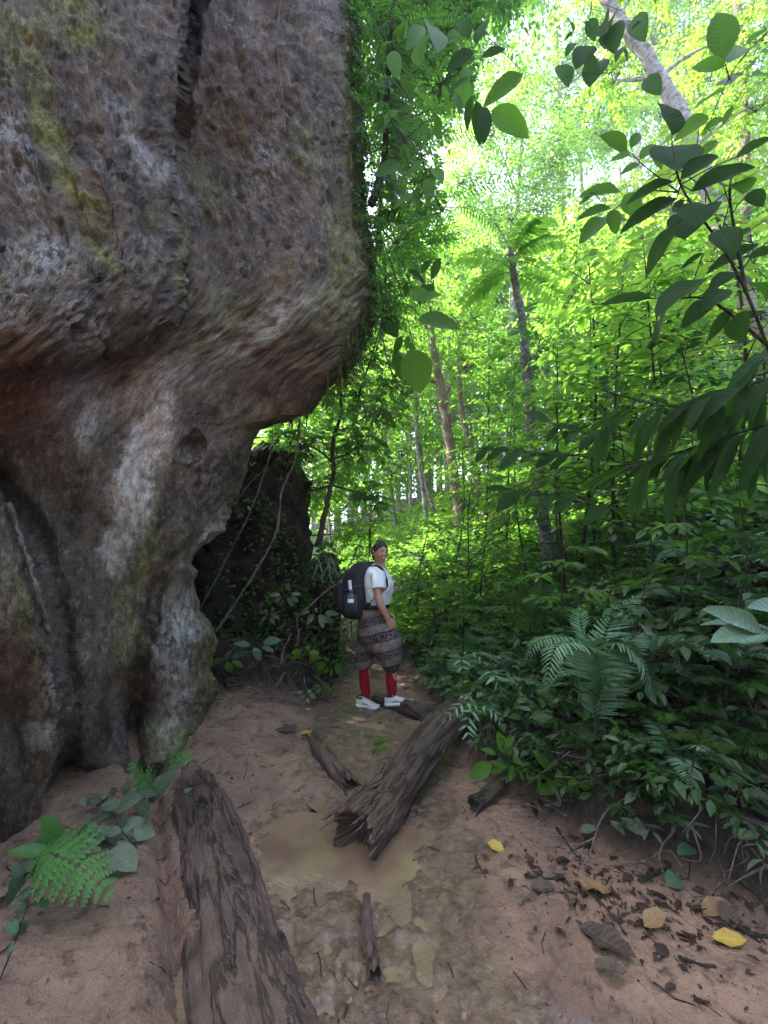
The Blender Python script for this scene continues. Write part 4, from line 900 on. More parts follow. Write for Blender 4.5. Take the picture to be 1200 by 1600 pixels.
bushes('undergrowth', 'low plants on the shaded ground left of the trail', scatter(700, (-3.5, -.4), (4.6, 8), onleft, rg), rg, 'green', (.15, .5), .085)
# dead leaves, roots and litter on the bank
bl = MB(); p = scatter(5200, (.4, 4.5), (1.5, 7), lambda x, y: x > bank_x(y) + .02, rg); n = len(p)
bl.leaves(LEAF2, p + [0, 0, .012], rdir(rg, n, .25), np.array([0, 0, 1.0]) + rg.normal(0, .4, (n, 3)), rg.uniform(.04, .13, n), 1.1, rg.uniform(0, 1, n) ** 1.6)
p = scatter(500, (-1.6, -.3), (3.7, 5), lambda x, y: x < left_x(y) + .08, rg); n = len(p)
bl.leaves(LEAF2, p + [0, 0, .012], rdir(rg, n, .25), np.array([0, 0, 1.0]) + rg.normal(0, .4, (n, 3)), rg.uniform(.03, .09, n), 1.1, rg.uniform(0, 1, n) ** 1.6)
tag(bl.build('leaf_litter', M['litter'], smooth=False), 'brown dead leaves littering the banks', 'leaf litter', kind='stuff')
bs = MB()
for q in range(420):
    y = rg.uniform(1.6, 5); x = bank_x(y) + rg.uniform(-.06, .5); p0 = np.array([x, y, gz(x, y) + rg.uniform(0, .05)])
    d = nrm(np.array([-rg.uniform(.2, 1), rg.uniform(-.8, .8), -.5 + rg.uniform(-.3, .5)])); L = rg.uniform(.08, .35)
    w = spline([p0, p0 + d * L * .5 + rg.normal(0, .02, 3), p0 + d * L + rg.normal(0, .03, 3)], 7); w[:, 2] = np.maximum(w[:, 2], ground(w[:, 0], w[:, 1], False) - .004)
    bs.tube(w, np.linspace(1, .3, 7) * rg.uniform(.0015, .006), 5, cap=False)
for q in range(260):
    y = rg.uniform(4.1, 5.3); x = rg.uniform(-1.7, -.5); p0 = np.array([x, y, gz(x, y) + rg.uniform(0, .12)])
    d = nrm(np.array([rg.normal(), rg.normal() * .6 - .3, rg.uniform(-.5, .3)])); L = rg.uniform(.1, .5)
    w = spline([p0, p0 + d * L * .5 + rg.normal(0, .04, 3), p0 + d * L + rg.normal(0, .05, 3)], 8); w[:, 2] = np.maximum(w[:, 2], ground(w[:, 0], w[:, 1], False))
    bs.tube(w, np.linspace(1, .3, 8) * rg.uniform(.002, .007), 5, cap=False)
tag(bs.build('root_tangle', M['vine']), 'fine roots and twigs tangled along the foot of the banks', 'roots', kind='stuff')
# ------------------------------------------------------------------ specimen plants
rng = np.random.default_rng(77)
leafset('leafy_branch', 'dark veined branch of large leaves arching in front of the leaning tree at upper right', 'branch', [
    (1050,212,1041,146,.60),(1056,268,1050,210,.78),(1055,283,980,308,.40),(1059,310,970,352,.38),(1063,281,1128,230,.40),(1080,300,1186,245,.42),(1150,246,1202,212,.42),
    (1055,350,1008,425,.36),(1068,312,1050,330,.8),(1092,325,1070,358,.75),(1185,382,1105,418,.42),(1105,435,1025,475,.40),(1048,475,1012,535,.42),(1020,467,938,468,.28),
    (1150,425,1112,446,.45),(1132,452,1104,474,.5),(1112,468,1068,506,.5),(1145,482,1105,530,.42),(1152,490,1156,530,.62),(1170,400,1212,388,.45),(1130,292,1168,284,.5),(1170,300,1192,318,.6),(1165,500,1205,480,.4),(1120,360,1150,388,.55),(1060,322,1094,340,.6),(1160,440,1210,452,.42),(1140,382,1170,352,.5),(1100,395,1060,420,.35)],
    1.45, rng, 'near', stem=[[(1260,700,1.5),(1198,538,1.5),(1165,455,1.48),(1128,385,1.46),(1090,332,1.45),(1062,285,1.45),(1050,225,1.45)], [(1165,455,1.48),(1140,300,1.55),(1160,250,1.6)], [(1198,538,1.5),(1110,470,1.5),(1040,468,1.5)]], stem_r=.007, tpl=LEAF_BROAD, tint=(0, .45), dj=.09)
leafset('leafy_branch', 'bright green broad leaves on a thin twig in the top right corner', 'branch', [
    (1131,92,1124,10,.58),(1132,104,1082,100,.5),(1136,100,1176,55,.5),(1132,142,1085,160,.45),(1142,132,1168,92,.6),(1106,180,1058,212,.42),(1146,165,1128,195,.5),(1130,185,1100,200,.5),(1165,70,1200,40,.5),(1175,120,1215,112,.45),(1120,220,1090,245,.45)],
    1.9, rng, 'nearlime', stem=[[(1230,20,1.9),(1165,85,1.9),(1135,130,1.9),(1105,200,1.9)], [(1140,125,1.9),(1132,95,1.9)]], stem_r=.004, tpl=LEAF_BROAD)
leafset('leafy_branch', 'spray of smooth green leaves left of the dark veined branch', 'branch', [
    (980,235,943,206,.55),(985,232,1001,202,.48),(1000,250,1027,219,.45),(985,243,952,247,.5),(1000,256,970,269,.55),(970,300,910,297,.34),(955,325,903,336,.34),(945,340,909,371,.42),(955,328,964,363,.55),(975,305,1002,336,.62),(1015,240,1040,262,.5),(1020,290,995,310,.4),(930,300,905,318,.4)],
    2.0, rng, 'nearlime', stem=[[(1060,300,1.9),(1010,262,2),(985,238,2.05)], [(1060,300,1.9),(1000,300,2),(950,335,2.05)]], stem_r=.004, tpl=LEAF_BROAD)
leafset('leafy_branch', 'two big glossy leaves hanging free in the sky gap near the top centre', 'branch', [
    (768,172,826,208,.46),(817,116,756,158,.42)], 2.3, rng, 'nearlime', stem=[[(700,-60,2.4),(745,60,2.4),(765,160,2.3)], [(765,60,2.4),(818,114,2.3)]], stem_r=.003, tpl=LEAF_BROAD)
leafset('leafy_branch', 'drooping dark leaves beside the two big glossy leaves, top centre', 'branch', [
    (745,158,751,222,.36),(756,166,759,214,.32),(736,150,728,200,.3),(745,70,760,20,.4),(740,80,700,100,.4),(735,120,700,140,.45),(752,90,790,70,.45),(735,60,715,20,.4)], 2.7, rng, 'near', stem=[[(700,-40,2.8),(735,60,2.7),(747,155,2.7)]], stem_r=.003)
leafset('leafy_branch', 'large pale-veined leaf and a broad dark leaf hanging below the boulder fringe', 'branch', [
    (652,500,722,506,.52),(642,545,660,612,.80),(668,470,640,450,.6),(655,470,690,455,.5)], 2.6, rng, 'nearlime', stem=[[(612,380,2.7),(640,440,2.7),(650,498,2.6),(642,545,2.6)]], stem_r=.003, tpl=LEAF_BROAD)
L1 = []
for (a, c, n) in [((950,640),(1060,634),9), ((1060,634),(1210,588),20), ((1080,700),(1210,660),16), ((975,735),(1090,700),9), ((1120,620),(1220,540),8)]:
    for q in range(n):
        f = (q + rng.uniform(0, .8)) / n; x = a[0] + (c[0]-a[0])*f; y = a[1] + (c[1]-a[1])*f; an = math.radians(rng.uniform(95, 165)); l = rng.uniform(60, 115)
        L1.append((x, y, x + l * math.cos(an), y + l * math.sin(an), rng.uniform(.12, .18)))
leafset('leafy_branch', 'dark branch of long drooping strap leaves at the right edge', 'branch', L1, 1.95, rng, 'near', stem=[[(1290,560,1.9),(1210,588,1.95),(1060,634,2.0),(940,610,2.05)], [(1290,640,1.9),(1210,660,1.95),(1080,700,2.0),(970,738,2.0)]], stem_r=.008, tpl=LEAF_HI, dj=.15, tint=(0, .5), facing=.5)
for (x0, x1, y0, y1, n, d, mt, lab, stm) in [
    (605, 735, 20, 150, 17, 3.0, 'nearlime', 'backlit broad leaves on a hanging twig beside the top of the boulder', [(600, -40), (640, 40), (690, 130)]),
    (600, 700, 160, 330, 13, 3.2, 'nearlime', 'bright hanging leaves beside the middle of the boulder rim', [(590, 140), (625, 220), (660, 320)]),
    (600, 690, 400, 560, 13, 3.3, 'near', 'dark leaves hanging low beside the widest part of the boulder', [(600, 380), (630, 470), (650, 560)]),
    (860, 1010, 20, 130, 20, 4.0, 'near', 'small dark leaves hanging from above in front of the sky', [(930, -60), (920, 40), (900, 120)])]:
    L_ = []
    for q_ in range(n):
        x = rng.uniform(x0, x1); y = rng.uniform(y0, y1); an = math.radians(rng.uniform(20, 160)); l = rng.uniform(20, 44) * (1.0 if d < 3.5 else .7); L_.append((x, y, x + l * math.cos(an), y + l * math.sin(an), rng.uniform(.32, .5)))
    leafset('leafy_branch', lab, 'branch', L_, d, rng, mt, stem=[[(a_, b_, d + .05) for a_, b_ in stm]], stem_r=.006, dj=.2, tint=(.1, 1))
# tiered dark leaves left of the strap leaves
L2 = []
for (a, c, n) in [((745,700),(900,712),12), ((790,765),(960,790),12), ((860,660),(960,690),8)]:
    for q in range(n):
        f = (q + rng.uniform(0, .6)) / n; x = a[0] + (c[0]-a[0])*f; y = a[1] + (c[1]-a[1])*f; s = 1 if q % 2 else -1; l = rng.uniform(32, 58)
        L2.append((x, y, x - l * .8 * rng.uniform(.6, 1), y + s * l * rng.uniform(.15, .45) + 5, rng.uniform(.36, .48)))
leafset('leafy_branch', 'horizontal dark twigs with paired oval leaves crossing the slender grey trunk', 'branch', L2, 3.2, rng, 'near', stem=[[(1010,730,3.2),(900,712,3.2),(745,700,3.2)], [(1010,730,3.2),(960,790,3.2),(870,775,3.2),(785,762,3.2)], [(1010,730,3.2),(950,690,3.2),(860,660,3.2)], [(1030,960,3.3),(1015,820,3.25),(1010,730,3.2),(1040,600,3.2)]], stem_r=.008, dj=.12, tint=(0, .6))
# big ferns on the right bank
SH = [(1005, 1080, 2.6, .85, .13, 'deep', 'dark broad-leaved shrub under the drooping strap leaves'), (1130, 1060, 2.3, .8, .13, 'deep', 'dark broad-leaved shrub at the right edge below the flat pale leaves'),
      (900, 1010, 3.4, 1.1, .12, 'green', 'leafy shrub rising behind the large blue-green fern'), (800, 980, 3.9, 1.0, .11, 'green', 'leafy shrub left of the large fern on the bank top'),
      (1180, 930, 2.8, 1.2, .15, 'near', 'big-leaved dark shrub high at the right edge'), (1060, 930, 3.4, 1.4, .13, 'green', 'tall leafy shrub on the slope above the fern'), (720, 1000, 4.4, .8, .10, 'green', 'bushy shrub between the hiker and the slope'),
      (1090, 1230, 2.0, .35, .08, 'deep', 'low dark shoot on the bank near the long bare branch')]
for (x, y, d, h, ls, mt, lab) in SH:
    b0 = gpt(x, y + 60); sapling('shrub', lab, b0, b0 + [rng.uniform(-.1, .1), rng.uniform(-.2, 0), h], rng, M[mt], ls=ls, nb=9, blen=.38, r=.008, cat='shrub', group='shrubs on the right bank', start=.2, nleaf=6)
bp = gpt(930, 1150)
def pp_(l): return [P(q[0], q[1], q[2] * .9) for q in l]
fern('fern', 'large blue-green fern with long arching fronds on the right bank', bp, rng, mat='fern', npair=38, width=.19, tpl=PINNA_HI, wr=.75, paths=[
    pp_([(930,1150,2.75),(925,1060,2.75),(900,1000,2.7),(845,1000,2.6),(822,1030,2.55)]), pp_([(930,1150,2.75),(935,1050,2.7),(915,1010,2.6),(870,1010,2.5),(852,1078,2.45)]),
    pp_([(932,1150,2.75),(940,1050,2.7),(960,1005,2.6),(1000,1030,2.5),(1025,1098,2.45)]), pp_([(932,1150,2.75),(945,1060,2.8),(985,1000,2.8),(1060,995,2.8)]),
    pp_([(932,1150,2.75),(935,1040,2.85),(960,960,2.9),(1015,918,2.9)]), pp_([(930,1150,2.75),(930,1040,2.8),(910,985,2.85),(905,950,2.9)]), pp_([(932,1150,2.75),(950,1050,2.7),(1000,990,2.7),(1050,1010,2.6),(1060,1050,2.6)])])
fern('fern', 'small pale palm-like fern sprig beside the rotting log', gpt(745, 1140), rng, mat='fern', npair=7, width=.11, wr=1.3, rad=.003, start=.35, paths=[
    pp_([(752,1150,3.1),(745,1105,3.05),(722,1100,3.0),(690,1125,2.95)]), pp_([(752,1150,3.1),(742,1110,3.0),(730,1130,2.95),(735,1162,2.9)]), pp_([(752,1150,3.1),(752,1105,3.05),(770,1110,3),(790,1135,2.95)]), pp_([(752,1150,3.1),(740,1095,3.1),(712,1085,3.1)])])
fern('fern', 'pale lobed fern sprig right of the hiker above the log', gpt(720, 1090), rng, mat='fern', npair=7, width=.13, wr=1.3, rad=.003, start=.3, paths=[
    pp_([(725,1085,3.7),(715,1030,3.7),(700,1015,3.65),(690,1022,3.6)]), pp_([(725,1085,3.7),(722,1025,3.6),(740,1020,3.55),(762,1040,3.5)]), pp_([(725,1085,3.7),(720,1030,3.6),(722,1040,3.5),(728,1055,3.5)]), pp_([(760,1085,3.6),(765,1050,3.5),(775,1060,3.4),(782,1090,3.4)])])
FERNS = [(800, 1060, 9, .55, .10, 'fern', 'dark fern clump left of the large blue-green fern'), (690, 1050, 8, .5, .10, 'fern', 'low fern clump just right of the raised white shoe'),
         (1040, 1140, 8, .5, .11, 'green', 'shaded fern clump right of the large blue-green fern'), (1120, 1200, 7, .42, .10, 'green', 'shaded fern low on the bank near the right edge'),
         (1180, 1120, 8, .55, .12, 'deep', 'very dark fern at the right edge of the frame'), (860, 960, 9, .8, .13, 'green', 'broad fern clump behind the large blue-green fern'),
         (960, 900, 9, .9, .14, 'green', 'fern clump high on the slope behind the dark sapling'), (1090, 960, 8, .8, .13, 'deep', 'dark fern clump on the mid slope at right'),
         (760, 960, 9, .8, .12, 'green', 'fern clump beside the trail, right of the hiker\'s waist'), (660, 980, 8, .6, .10, 'green', 'small ferns at the trail edge just past the hiker'),
         (1010, 1050, 7, .45, .10, 'fern', 'pale fern tips poking out right of the large fern'), (880, 1120, 7, .35, .08, 'green', 'short fern under the large blue-green fern'),
         (1170, 1010, 8, .7, .13, 'deep', 'dark drooping fern above the right edge bank')]
FERNS += [(950, 1090, 8, .5, .11, 'fern', 'pale fern arching in front of the large fern\'s base'), (1060, 1200, 7, .4, .09, 'fern', 'pale fern low on the bank above the long bare branch'),
          (780, 1010, 8, .6, .12, 'fern', 'pale fern on the bank top above the rotting log'), (1150, 1060, 7, .55, .12, 'fern', 'pale fern below the flat pale leaves at the right edge'),
          (840, 1090, 7, .42, .10, 'fern', 'pale fern just left of the large fern\'s stems'), (1110, 900, 9, .9, .15, 'fern', 'large pale fern high on the slope near the right edge'), (730, 930, 9, .7, .12, 'fern', 'pale fern beside the trail right of the hiker')]
for (x, y, nf, L, w, mt, lab) in FERNS:
    fern('fern', lab, gpt(x, y), rng, nf=nf, L=L, width=w, npair=24, mat=mt, group='ferns on the right bank')
leafset('seedling', 'broad-leaved seedling with a yellowish drooping leaf in front of the rotting log', 'seedling', [
    (768,1195,733,1215,.55),(795,1178,778,1146,.55),(775,1180,752,1168,.42),(795,1195,772,1200,.45),(800,1185,820,1196,.4),(790,1170,803,1150,.4)], 2.62, rng, 'nearlime', stem=[[(800,1275,2.62),(796,1220,2.62),(790,1180,2.62)]], stem_r=.003, tpl=LEAF_BROAD, tint=(.4, 1), stemmat='green_stem')
leafset('seedling', 'fresh green seedling with pointed leaves at the middle of the bank foot', 'seedling', [
    (862,1205,836,1172,.45),(868,1222,884,1200,.4),(866,1230,844,1237,.55),(870,1235,876,1266,.55),(878,1214,915,1242,.30),(905,1248,936,1278,.36),(880,1235,905,1250,.35)], 2.45, rng, 'nearlime', stem=[[(885,1300,2.45),(873,1250,2.45),(868,1210,2.45)], [(885,1290,2.45),(900,1250,2.45)]], stem_r=.003, tpl=LEAF_HI, tint=(.3, .9), stemmat='green_stem')
leafset('seedling', 'single dusty spotted leaf hanging low over the mud at the bank foot', 'seedling', [(914,1315,942,1368,.52),(905,1300,935,1290,.4)], 2.15, rng, 'dusty', stem=[[(890,1260,2.3),(905,1285,2.2),(914,1314,2.15)]], stem_r=.002, tpl=LEAF_BROAD)
leafset('seedling', 'low pale seedling with lobed leaves on the mud near the right edge', 'seedling', [(1060,1370,1044,1380,.8),(1064,1370,1085,1378,.7),(1066,1376,1075,1396,.6),(1140,1340,1180,1372,.35),(1110,1330,1140,1338,.5),(1085,1325,1060,1330,.6)], 2.0, rng, 'bluish', stem=[[(1085,1420,2.0),(1066,1372,2.0)], [(1160,1400,2.0),(1112,1330,2.0)]], stem_r=.002, tpl=LEAF_BROAD)
leafset('broadleaf_plant', 'large pale flat leaves reaching in from the right edge above the dark bank', 'plant', [
    (1190,985,1112,948,.36),(1200,985,1098,965,.22),(1195,990,1118,992,.42),(1200,980,1160,1000,.6),(1250,960,1180,940,.4)], 1.75, rng, 'bluish', stem=[[(1290,1180,1.8),(1250,1050,1.75),(1200,985,1.75)]], stem_r=.005, tpl=LEAF_BROAD, tint=(.5, 1))
leafset('broadleaf_plant', 'leafy shoot between the big fern and the slender trunk, dark broad leaves', 'plant', [
    (825,960,812,910,.36),(826,955,845,900,.30),(830,950,870,905,.30),(822,945,790,925,.36),(835,985,850,930,.33),(828,990,800,960,.3)], 3.3, rng, 'near', stem=[[(838,1080,3.3),(830,1000,3.3),(825,945,3.3)]], stem_r=.006, tpl=LEAF_HI)
# lower left plants
fern('fern', 'bright green toothed fern frond lying over the sand at the lower left', gpt(60, 1360), rng, mat='brightfern', npair=11, width=.14, lobed=6, rad=.003, start=.1, paths=[
    pp_([(40,1345,1.98),(80,1335,1.93),(125,1355,1.86),(174,1400,1.80)])], tint=(.5, 1), up=(0.0, -.55, .8))
fern('fern', 'small bright fern frond at the foot of the mossy boulder', gpt(270, 1210), rng, mat='brightfern', npair=10, width=.08, lobed=4, rad=.002, paths=[pp_([(252,1215,2.65),(262,1188,2.6),(285,1182,2.58),(300,1195,2.55)]), pp_([(240,1235,2.6),(225,1215,2.55),(210,1205,2.5),(205,1192,2.5)])], tint=(.2, .8), up=(0, -.5, .8))
leafset('broadleaf_plant', 'pointed bright leaves rising behind the bright fern at lower left', 'plant', [(85,1320,72,1275,.55),(88,1322,38,1318,.45),(80,1335,12,1326,.35),(100,1318,118,1295,.7),(60,1345,10,1372,.4),(70,1350,30,1395,.35)], 0, rng, 'brightfern', stem=[[(90,1370,2.05),(86,1322,2.0)]], stem_r=.003, tpl=LEAF_BROAD)
leafset('broadleaf_plant', 'dusty grey-green toothed leaves between the boulder foot and the sunken log', 'plant', [
    (180,1260,148,1285,.65),(185,1262,215,1245,.6),(190,1290,240,1303,.6),(200,1300,228,1315,.6),(170,1330,212,1352,.62),(175,1335,165,1355,.55),(190,1300,160,1300,.5),(150,1320,132,1310,.5),(160,1250,165,1236,.6),(188,1235,205,1222,.7),(205,1225,190,1243,.6),(150,1285,128,1300,.5),(120,1340,95,1320,.5),(140,1300,170,1316,.45)], 0, rng, 'dusty', stem=[[(215,1325,2.35),(185,1290,2.22),(165,1240,2.25)], [(205,1335,2.3),(150,1320,2.2)]], stem_r=.003, tpl=LEAF_BROAD, tint=(.4, 1))
LD = []
for q_ in range(34):
    f = rng.random(); x, y = 20 + 215 * f + rng.normal(0, 18), 1375 - 150 * f + rng.normal(0, 20); an = rng.uniform(0, 6.28); l = rng.uniform(20, 44); LD.append((x, y, x + l * math.cos(an), y + l * .6 * math.sin(an), rng.uniform(.4, .62)))
leafset('broadleaf_plant', 'trail of small dusty leaves along the foot of the boulder at lower left', 'plant', LD, 0, rng, 'dusty', stem=[[(10, 1400), (90, 1335), (170, 1275), (240, 1215)]], stem_r=.003, tint=(0, 1), dj=.04)
leafset('broadleaf_plant', 'one large grey curling leaf standing at the top of the sunken log', 'plant', [(232,1254,272,1201,.50),(222,1290,238,1262,.3)], 0, rng, 'dusty', stem=[[(218,1300,2.5),(232,1256,2.5)]], stem_r=.003, tpl=LEAF_BROAD, tint=(.5, .8))
leafset('broadleaf_plant', 'dark round-leaved shoot cut by the left edge of the frame', 'plant', [(38,1405,42,1383,.8),(55,1400,68,1385,.6),(40,1425,22,1438,.6),(48,1412,75,1410,.4),(30,1440,35,1470,.5),(10,1445,28,1455,.8),(5,1400,-10,1420,.8),(20,1470,12,1500,.35),(30,1392,20,1378,.6)], 0, rng, 'bluish', stem=[[(0,1530,1.8),(28,1460,1.82),(45,1405,1.85)]], stem_r=.003, tpl=LEAF_BROAD, tint=(0, .6))
# plants on the shaded mound
for (x, y, d, n, mt, sz, lab) in [(445, 930, 4.35, 7, 'dusty', 17, 'pale star-shaped seedling high on the dark earth behind the boulder'), (395, 1010, 4.3, 6, 'bluish', 26, 'seedling with long pale leaves low in the dark gap'),
        (350, 1030, 4.1, 4, 'yellowgreen', 24, 'drooping yellowish seedling touching the boulder foot'), (495, 960, 4.35, 9, 'dusty', 20, 'pale leafy tuft on the side of the mossy stump'),
        (480, 1020, 4.3, 9, 'yellowgreen', 18, 'seedling with two yellow leaves at the middle of the stump'), (515, 1040, 4.35, 10, 'nearlime', 16, 'leafy seedling at the right foot of the stump'),
        (420, 960, 4.5, 8, 'dusty', 14, 'cluster of small pale leaves on the shaded earth'), (505, 1075, 4.2, 7, 'nearlime', 13, 'tiny seedling at the base of the stump'), (478, 1085, 4.1, 6, 'dusty', 12, 'small dusty seedling near the roots left of the stump')]:
    ls_ = []
    for q in range(n):
        a = q * 2.4 + rng.uniform(0, .5); rr_ = sz * rng.uniform(.1, .7); bx, by = x + rr_ * math.cos(a), y + rr_ * .7 * math.sin(a); l = sz * rng.uniform(.7, 1.2)
        ls_.append((bx, by, bx + l * math.cos(a), by + l * .65 * math.sin(a) + 3, rng.uniform(.4, .6)))
    leafset('seedling', lab, 'seedling', ls_, d, rng, mt, stem=[[(x + 3, y + sz * 2.2, d + .15), (x, y, d)]], stem_r=.004, tpl=LEAF_HI, group='seedlings on the shaded mound', tint=(.3, 1))
bl = MB()
for c, rad_, n in [((-.70, 4.95, .85), (.27, .3, .85), 900), ((-1.15, 5.0, .55), (.5, .5, .65), 900), ((-1.6, 4.95, 1.0), (.6, .4, 1.3), 900)]:
    v_ = rdir(rng, n); v_[:, 1] = -abs(v_[:, 1]); p = np.array(c) + v_ * np.array(rad_)
    bl.leaves(LEAF2, p, rdir(rng, n, .6) + [0, -.4, -.3], np.array([0, -1, .7]) + rng.normal(0, .4, (n, 3)), rng.uniform(.03, .08, n), 1.1, rng.uniform(0, 1, n))
tag(bl.build('creeper', M['green'], smooth=False), 'small creeping leaves growing over the stump and the shaded earth', 'creeper', kind='stuff')
bl = MB(); bs = MB(); tp_ = np.array([-.72, 4.8, 1.52])
for q in range(60):      # grassy strap leaves cascading over the top of the stump
    a = rng.uniform(0, 6.3); L = rng.uniform(.2, .5); d = np.array([math.cos(a), math.sin(a) - .4, .5]); s = np.linspace(0, 1, 5)[:, None]
    pth = tp_ + rng.normal(0, .1, 3) + d * L * .6 * s - np.array([0, 0, L * .9]) * s ** 2; w_ = nrm(np.cross(d, [0, 0, 1])) * .009
    pr = np.stack([pth - w_ * (1.05 - s), pth + w_ * (1.05 - s)], 1); bl.grid(pr, tint=rng.uniform(.2, 1))
gt_ = bl.build('grass_tuft', M['dusty'], smooth=False); tag(gt_, 'pale grassy tuft spilling over the top of the mossy stump', 'grass tuft')

# ------------------------------------------------------------------ vines and roots
def vine(label, pts, r, mat='vine', name='vine', cat='vine', tips=None):
    w = spline([np.asarray(p_) for p_ in pts], 60); w[1:-1] += rng.normal(0, r * .3, (58, 3)); b = MB(); b.tube(w, r * (1 + .25 * np.sin(np.linspace(0, 30, 60))), 7)
    o = b.build(name, M[mat]); return tag(o, label, cat)
vine('longest dangling vine from the notch of the boulder down to its foot', [P(468,655,3.75), P(462,715,3.8), P(440,770,3.85), P(432,830,3.9), P(395,900,3.95), P(352,965,4.0), P(330,995,4.0)], .011)
vine('straighter thin vine left of the longest vine, behind the boulder edge', [P(425,800 - 100,4.0), P(395,790,4.05), P(360,860,4.1), P(335,910,4.1), P(310,955,4.1)], .008)
vine('short pale root hanging beside the boulder edge above the gap', [P(420,730,3.6), P(400,745,3.62), P(385,762,3.65), P(366,790,3.6)], .004)
vine('thin black vine hanging across the notch to the right', [P(470,660,3.7), P(455,690,3.8), P(440,730,4.0)], .005, 'dark_stem')
vine('curving tan root looping over the front of the mossy stump', [P(545,900,4.5), P(512,922,4.45), P(480,950,4.42), P(464,966,4.42), P(467,990,4.42), P(464,1010,4.45)], .010, name='root', cat='root')
vine('brown root running down the shaded earth to the ground', [P(455,990,4.5), P(440,1025,4.4), P(443,1050,4.3), P(430,1075,4.2)], .012, name='root', cat='root')
vine('pale twisted root looping along the ground below the dark gap', [P(352,1105,3.75), P(370,1085,3.85), P(392,1075,3.95), P(410,1085,4.0), P(425,1090,4.0)], .009, name='root', cat='root')
vine('second pale root lying behind the looping ground root', [P(385,1105,3.85), P(400,1092,3.95), P(430,1090,4.0), P(455,1096,4.1)], .007, name='root', cat='root')
vine('dark twig curving from the mound up to the backpack', [P(500,935,4.5), P(530,905,4.5), P(548,880,4.6), P(560,850,4.7)], .007, 'dark_stem')
RT = [([(443,-15),(432,45),(436,110),(444,170),(446,215)], .005, 'long pale hair root hanging down the upper middle of the boulder'),
      ([(516,180),(527,250),(527,320),(548,396)], .004, 'long thin hair root near the right rim of the boulder'),
      ([(535,228),(515,235),(512,260),(470,280),(440,305),(430,330)], .003, 'branching hair root running left from the boulder rim'),
      ([(538,265),(505,300),(490,325),(455,350)], .003, 'lower fine hair root slanting left from the boulder rim'),
      ([(478,10),(490,45),(505,62),(535,60)], .0035, 'hooked hair root at the top of the boulder'),
      ([(5,790),(25,830),(45,880),(62,930),(82,990)], .011, 'woody root following the crease in the lower left of the boulder')]
for pts, r, lab in RT: vine(lab, [onrock(x, y, .02) for x, y in pts], r, name='hair_root', cat='root')
# dark woody liana hanging with ferns at the boulder's right rim
lr = empty('liana', P(605, -60, 3.6), 'dark woody liana hung with ferns beside the upper rim of the boulder', 'liana')
b = MB(); w = spline([P(622,-80,3.7), P(610,60,3.65), P(604,160,3.6), P(600,250,3.55), P(580,320,3.5)], 50); b.tube(w, np.linspace(.015, .035, 50), 10, disp=lambda s, th: 1 + .5 * fbm(np.stack([np.cos(th) * 2 + 0*s, np.sin(th) * 2 + 0*s, s * 14 + 0*th], -1), 3)); b.build('stem', M['dark_stem'], lr)
bl = MB(); bs = MB()
for q in range(95):
    i = int(rng.uniform(5, 49)); a = rng.uniform(-1.2, 2.0); L = rng.uniform(.35, .85); d = np.array([math.cos(a), -abs(math.sin(a)) * .6, rng.uniform(-.2, .5)]); s = np.linspace(0, 1, 6)[:, None]
    frond(bl, bs, w[i] + d * L * .7 * s - np.array([0, 0, L * .75]) * s ** 1.8, .085, 26, rng, PINNA, rad=.003, start=.08, droop=.25, wr=.9)
bl.build('fronds', M['green'], lr, smooth=False); bs.build('frond_stems', M['dark_stem'], lr)
for (x, y, nf, L, lab) in [(640, 250, 9, .8, 'fern hanging below the upper rim of the boulder'), (620, 380, 10, .8, 'fern hanging level with the widest point of the boulder'), (600, 60, 9, .7, 'fern at the top edge of the frame beside the boulder'), (690, 330, 7, .9, 'long dark fern fronds drooping into the sky gap')]:
    c = P(x, y, 3.7); fern('hanging_fern', lab, c, rng, nf=nf, L=L, width=.10, npair=26, mat='green', el=(-.2, .7), sag=.9, group='ferns hanging beside the boulder', droop=.25)
    vine('thin stem carrying the ' + lab, [c, c + [-.15, .05, .5], c + [-.3, .1, 1.3], c + [-.5, .2, 2.6]], .006, 'dark_stem', name='vine', cat='vine')
# moss and root fringe along the boulder rim
bm = MB()
for q in range(2600):
    y = rng.uniform(-60, 600); j = int(round(float(np.interp(y, rows, np.arange(len(rows)))))); i = NC - 1 - int(abs(rng.normal(0, 9))) + (rng.integers(0, 3) if rng.random() < .4 else 0)
    p = R[j + 4, min(i, NC + 1)]; L = rng.uniform(.04, .22); d = np.array([rng.uniform(-.1, .55), rng.uniform(-.5, .1), -.3]); s = np.linspace(0, 1, 5)[:, None]
    w = p + d * L * .4 * s - np.array([0, 0, L]) * s ** 1.5 + rng.normal(0, .006, (5, 3)); bm.tube(w, np.linspace(.0036, .001, 5), 3, rng.uniform(0, 1), cap=False)
    if rng.random() < .6: bm.leaves(LEAF_S, w[1:], rdir(rng, 4), rdir(rng, 4), .028, 1.2, rng.uniform(0, 1, 4))
bl = MB(); bs = MB()
for q_ in range(230):
    y = rng.uniform(-80, 590); j = int(round(float(np.interp(y, rows, np.arange(len(rows)))))); p = R[j + 4, NC - 1 - rng.integers(0, 14)]
    d = nrm(np.array([rng.uniform(.1, 1), rng.uniform(-.7, .2), rng.uniform(-.9, .35)])); twigs(bl, bs, [p - d * .03], [d], rng.uniform(.12, .42), 9, rng.uniform(.035, .075), rng, sag=.6, rad=.003)
cr_ = empty('rim_creeper', P(590, 300, 3.3)); tag(cr_, 'leafy creepers spilling over the right rim of the boulder', 'creeper', kind='stuff')
bl.build('leaves', M['green'], cr_, smooth=False)['kind'] = 'stuff'; bs.build('stems', M['dark_stem'], cr_)['kind'] = 'stuff'
tag(bm.build('moss_fringe', M['moss'], smooth=False), 'green moss and rootlets fringing the right rim of the boulder', 'moss', kind='stuff')

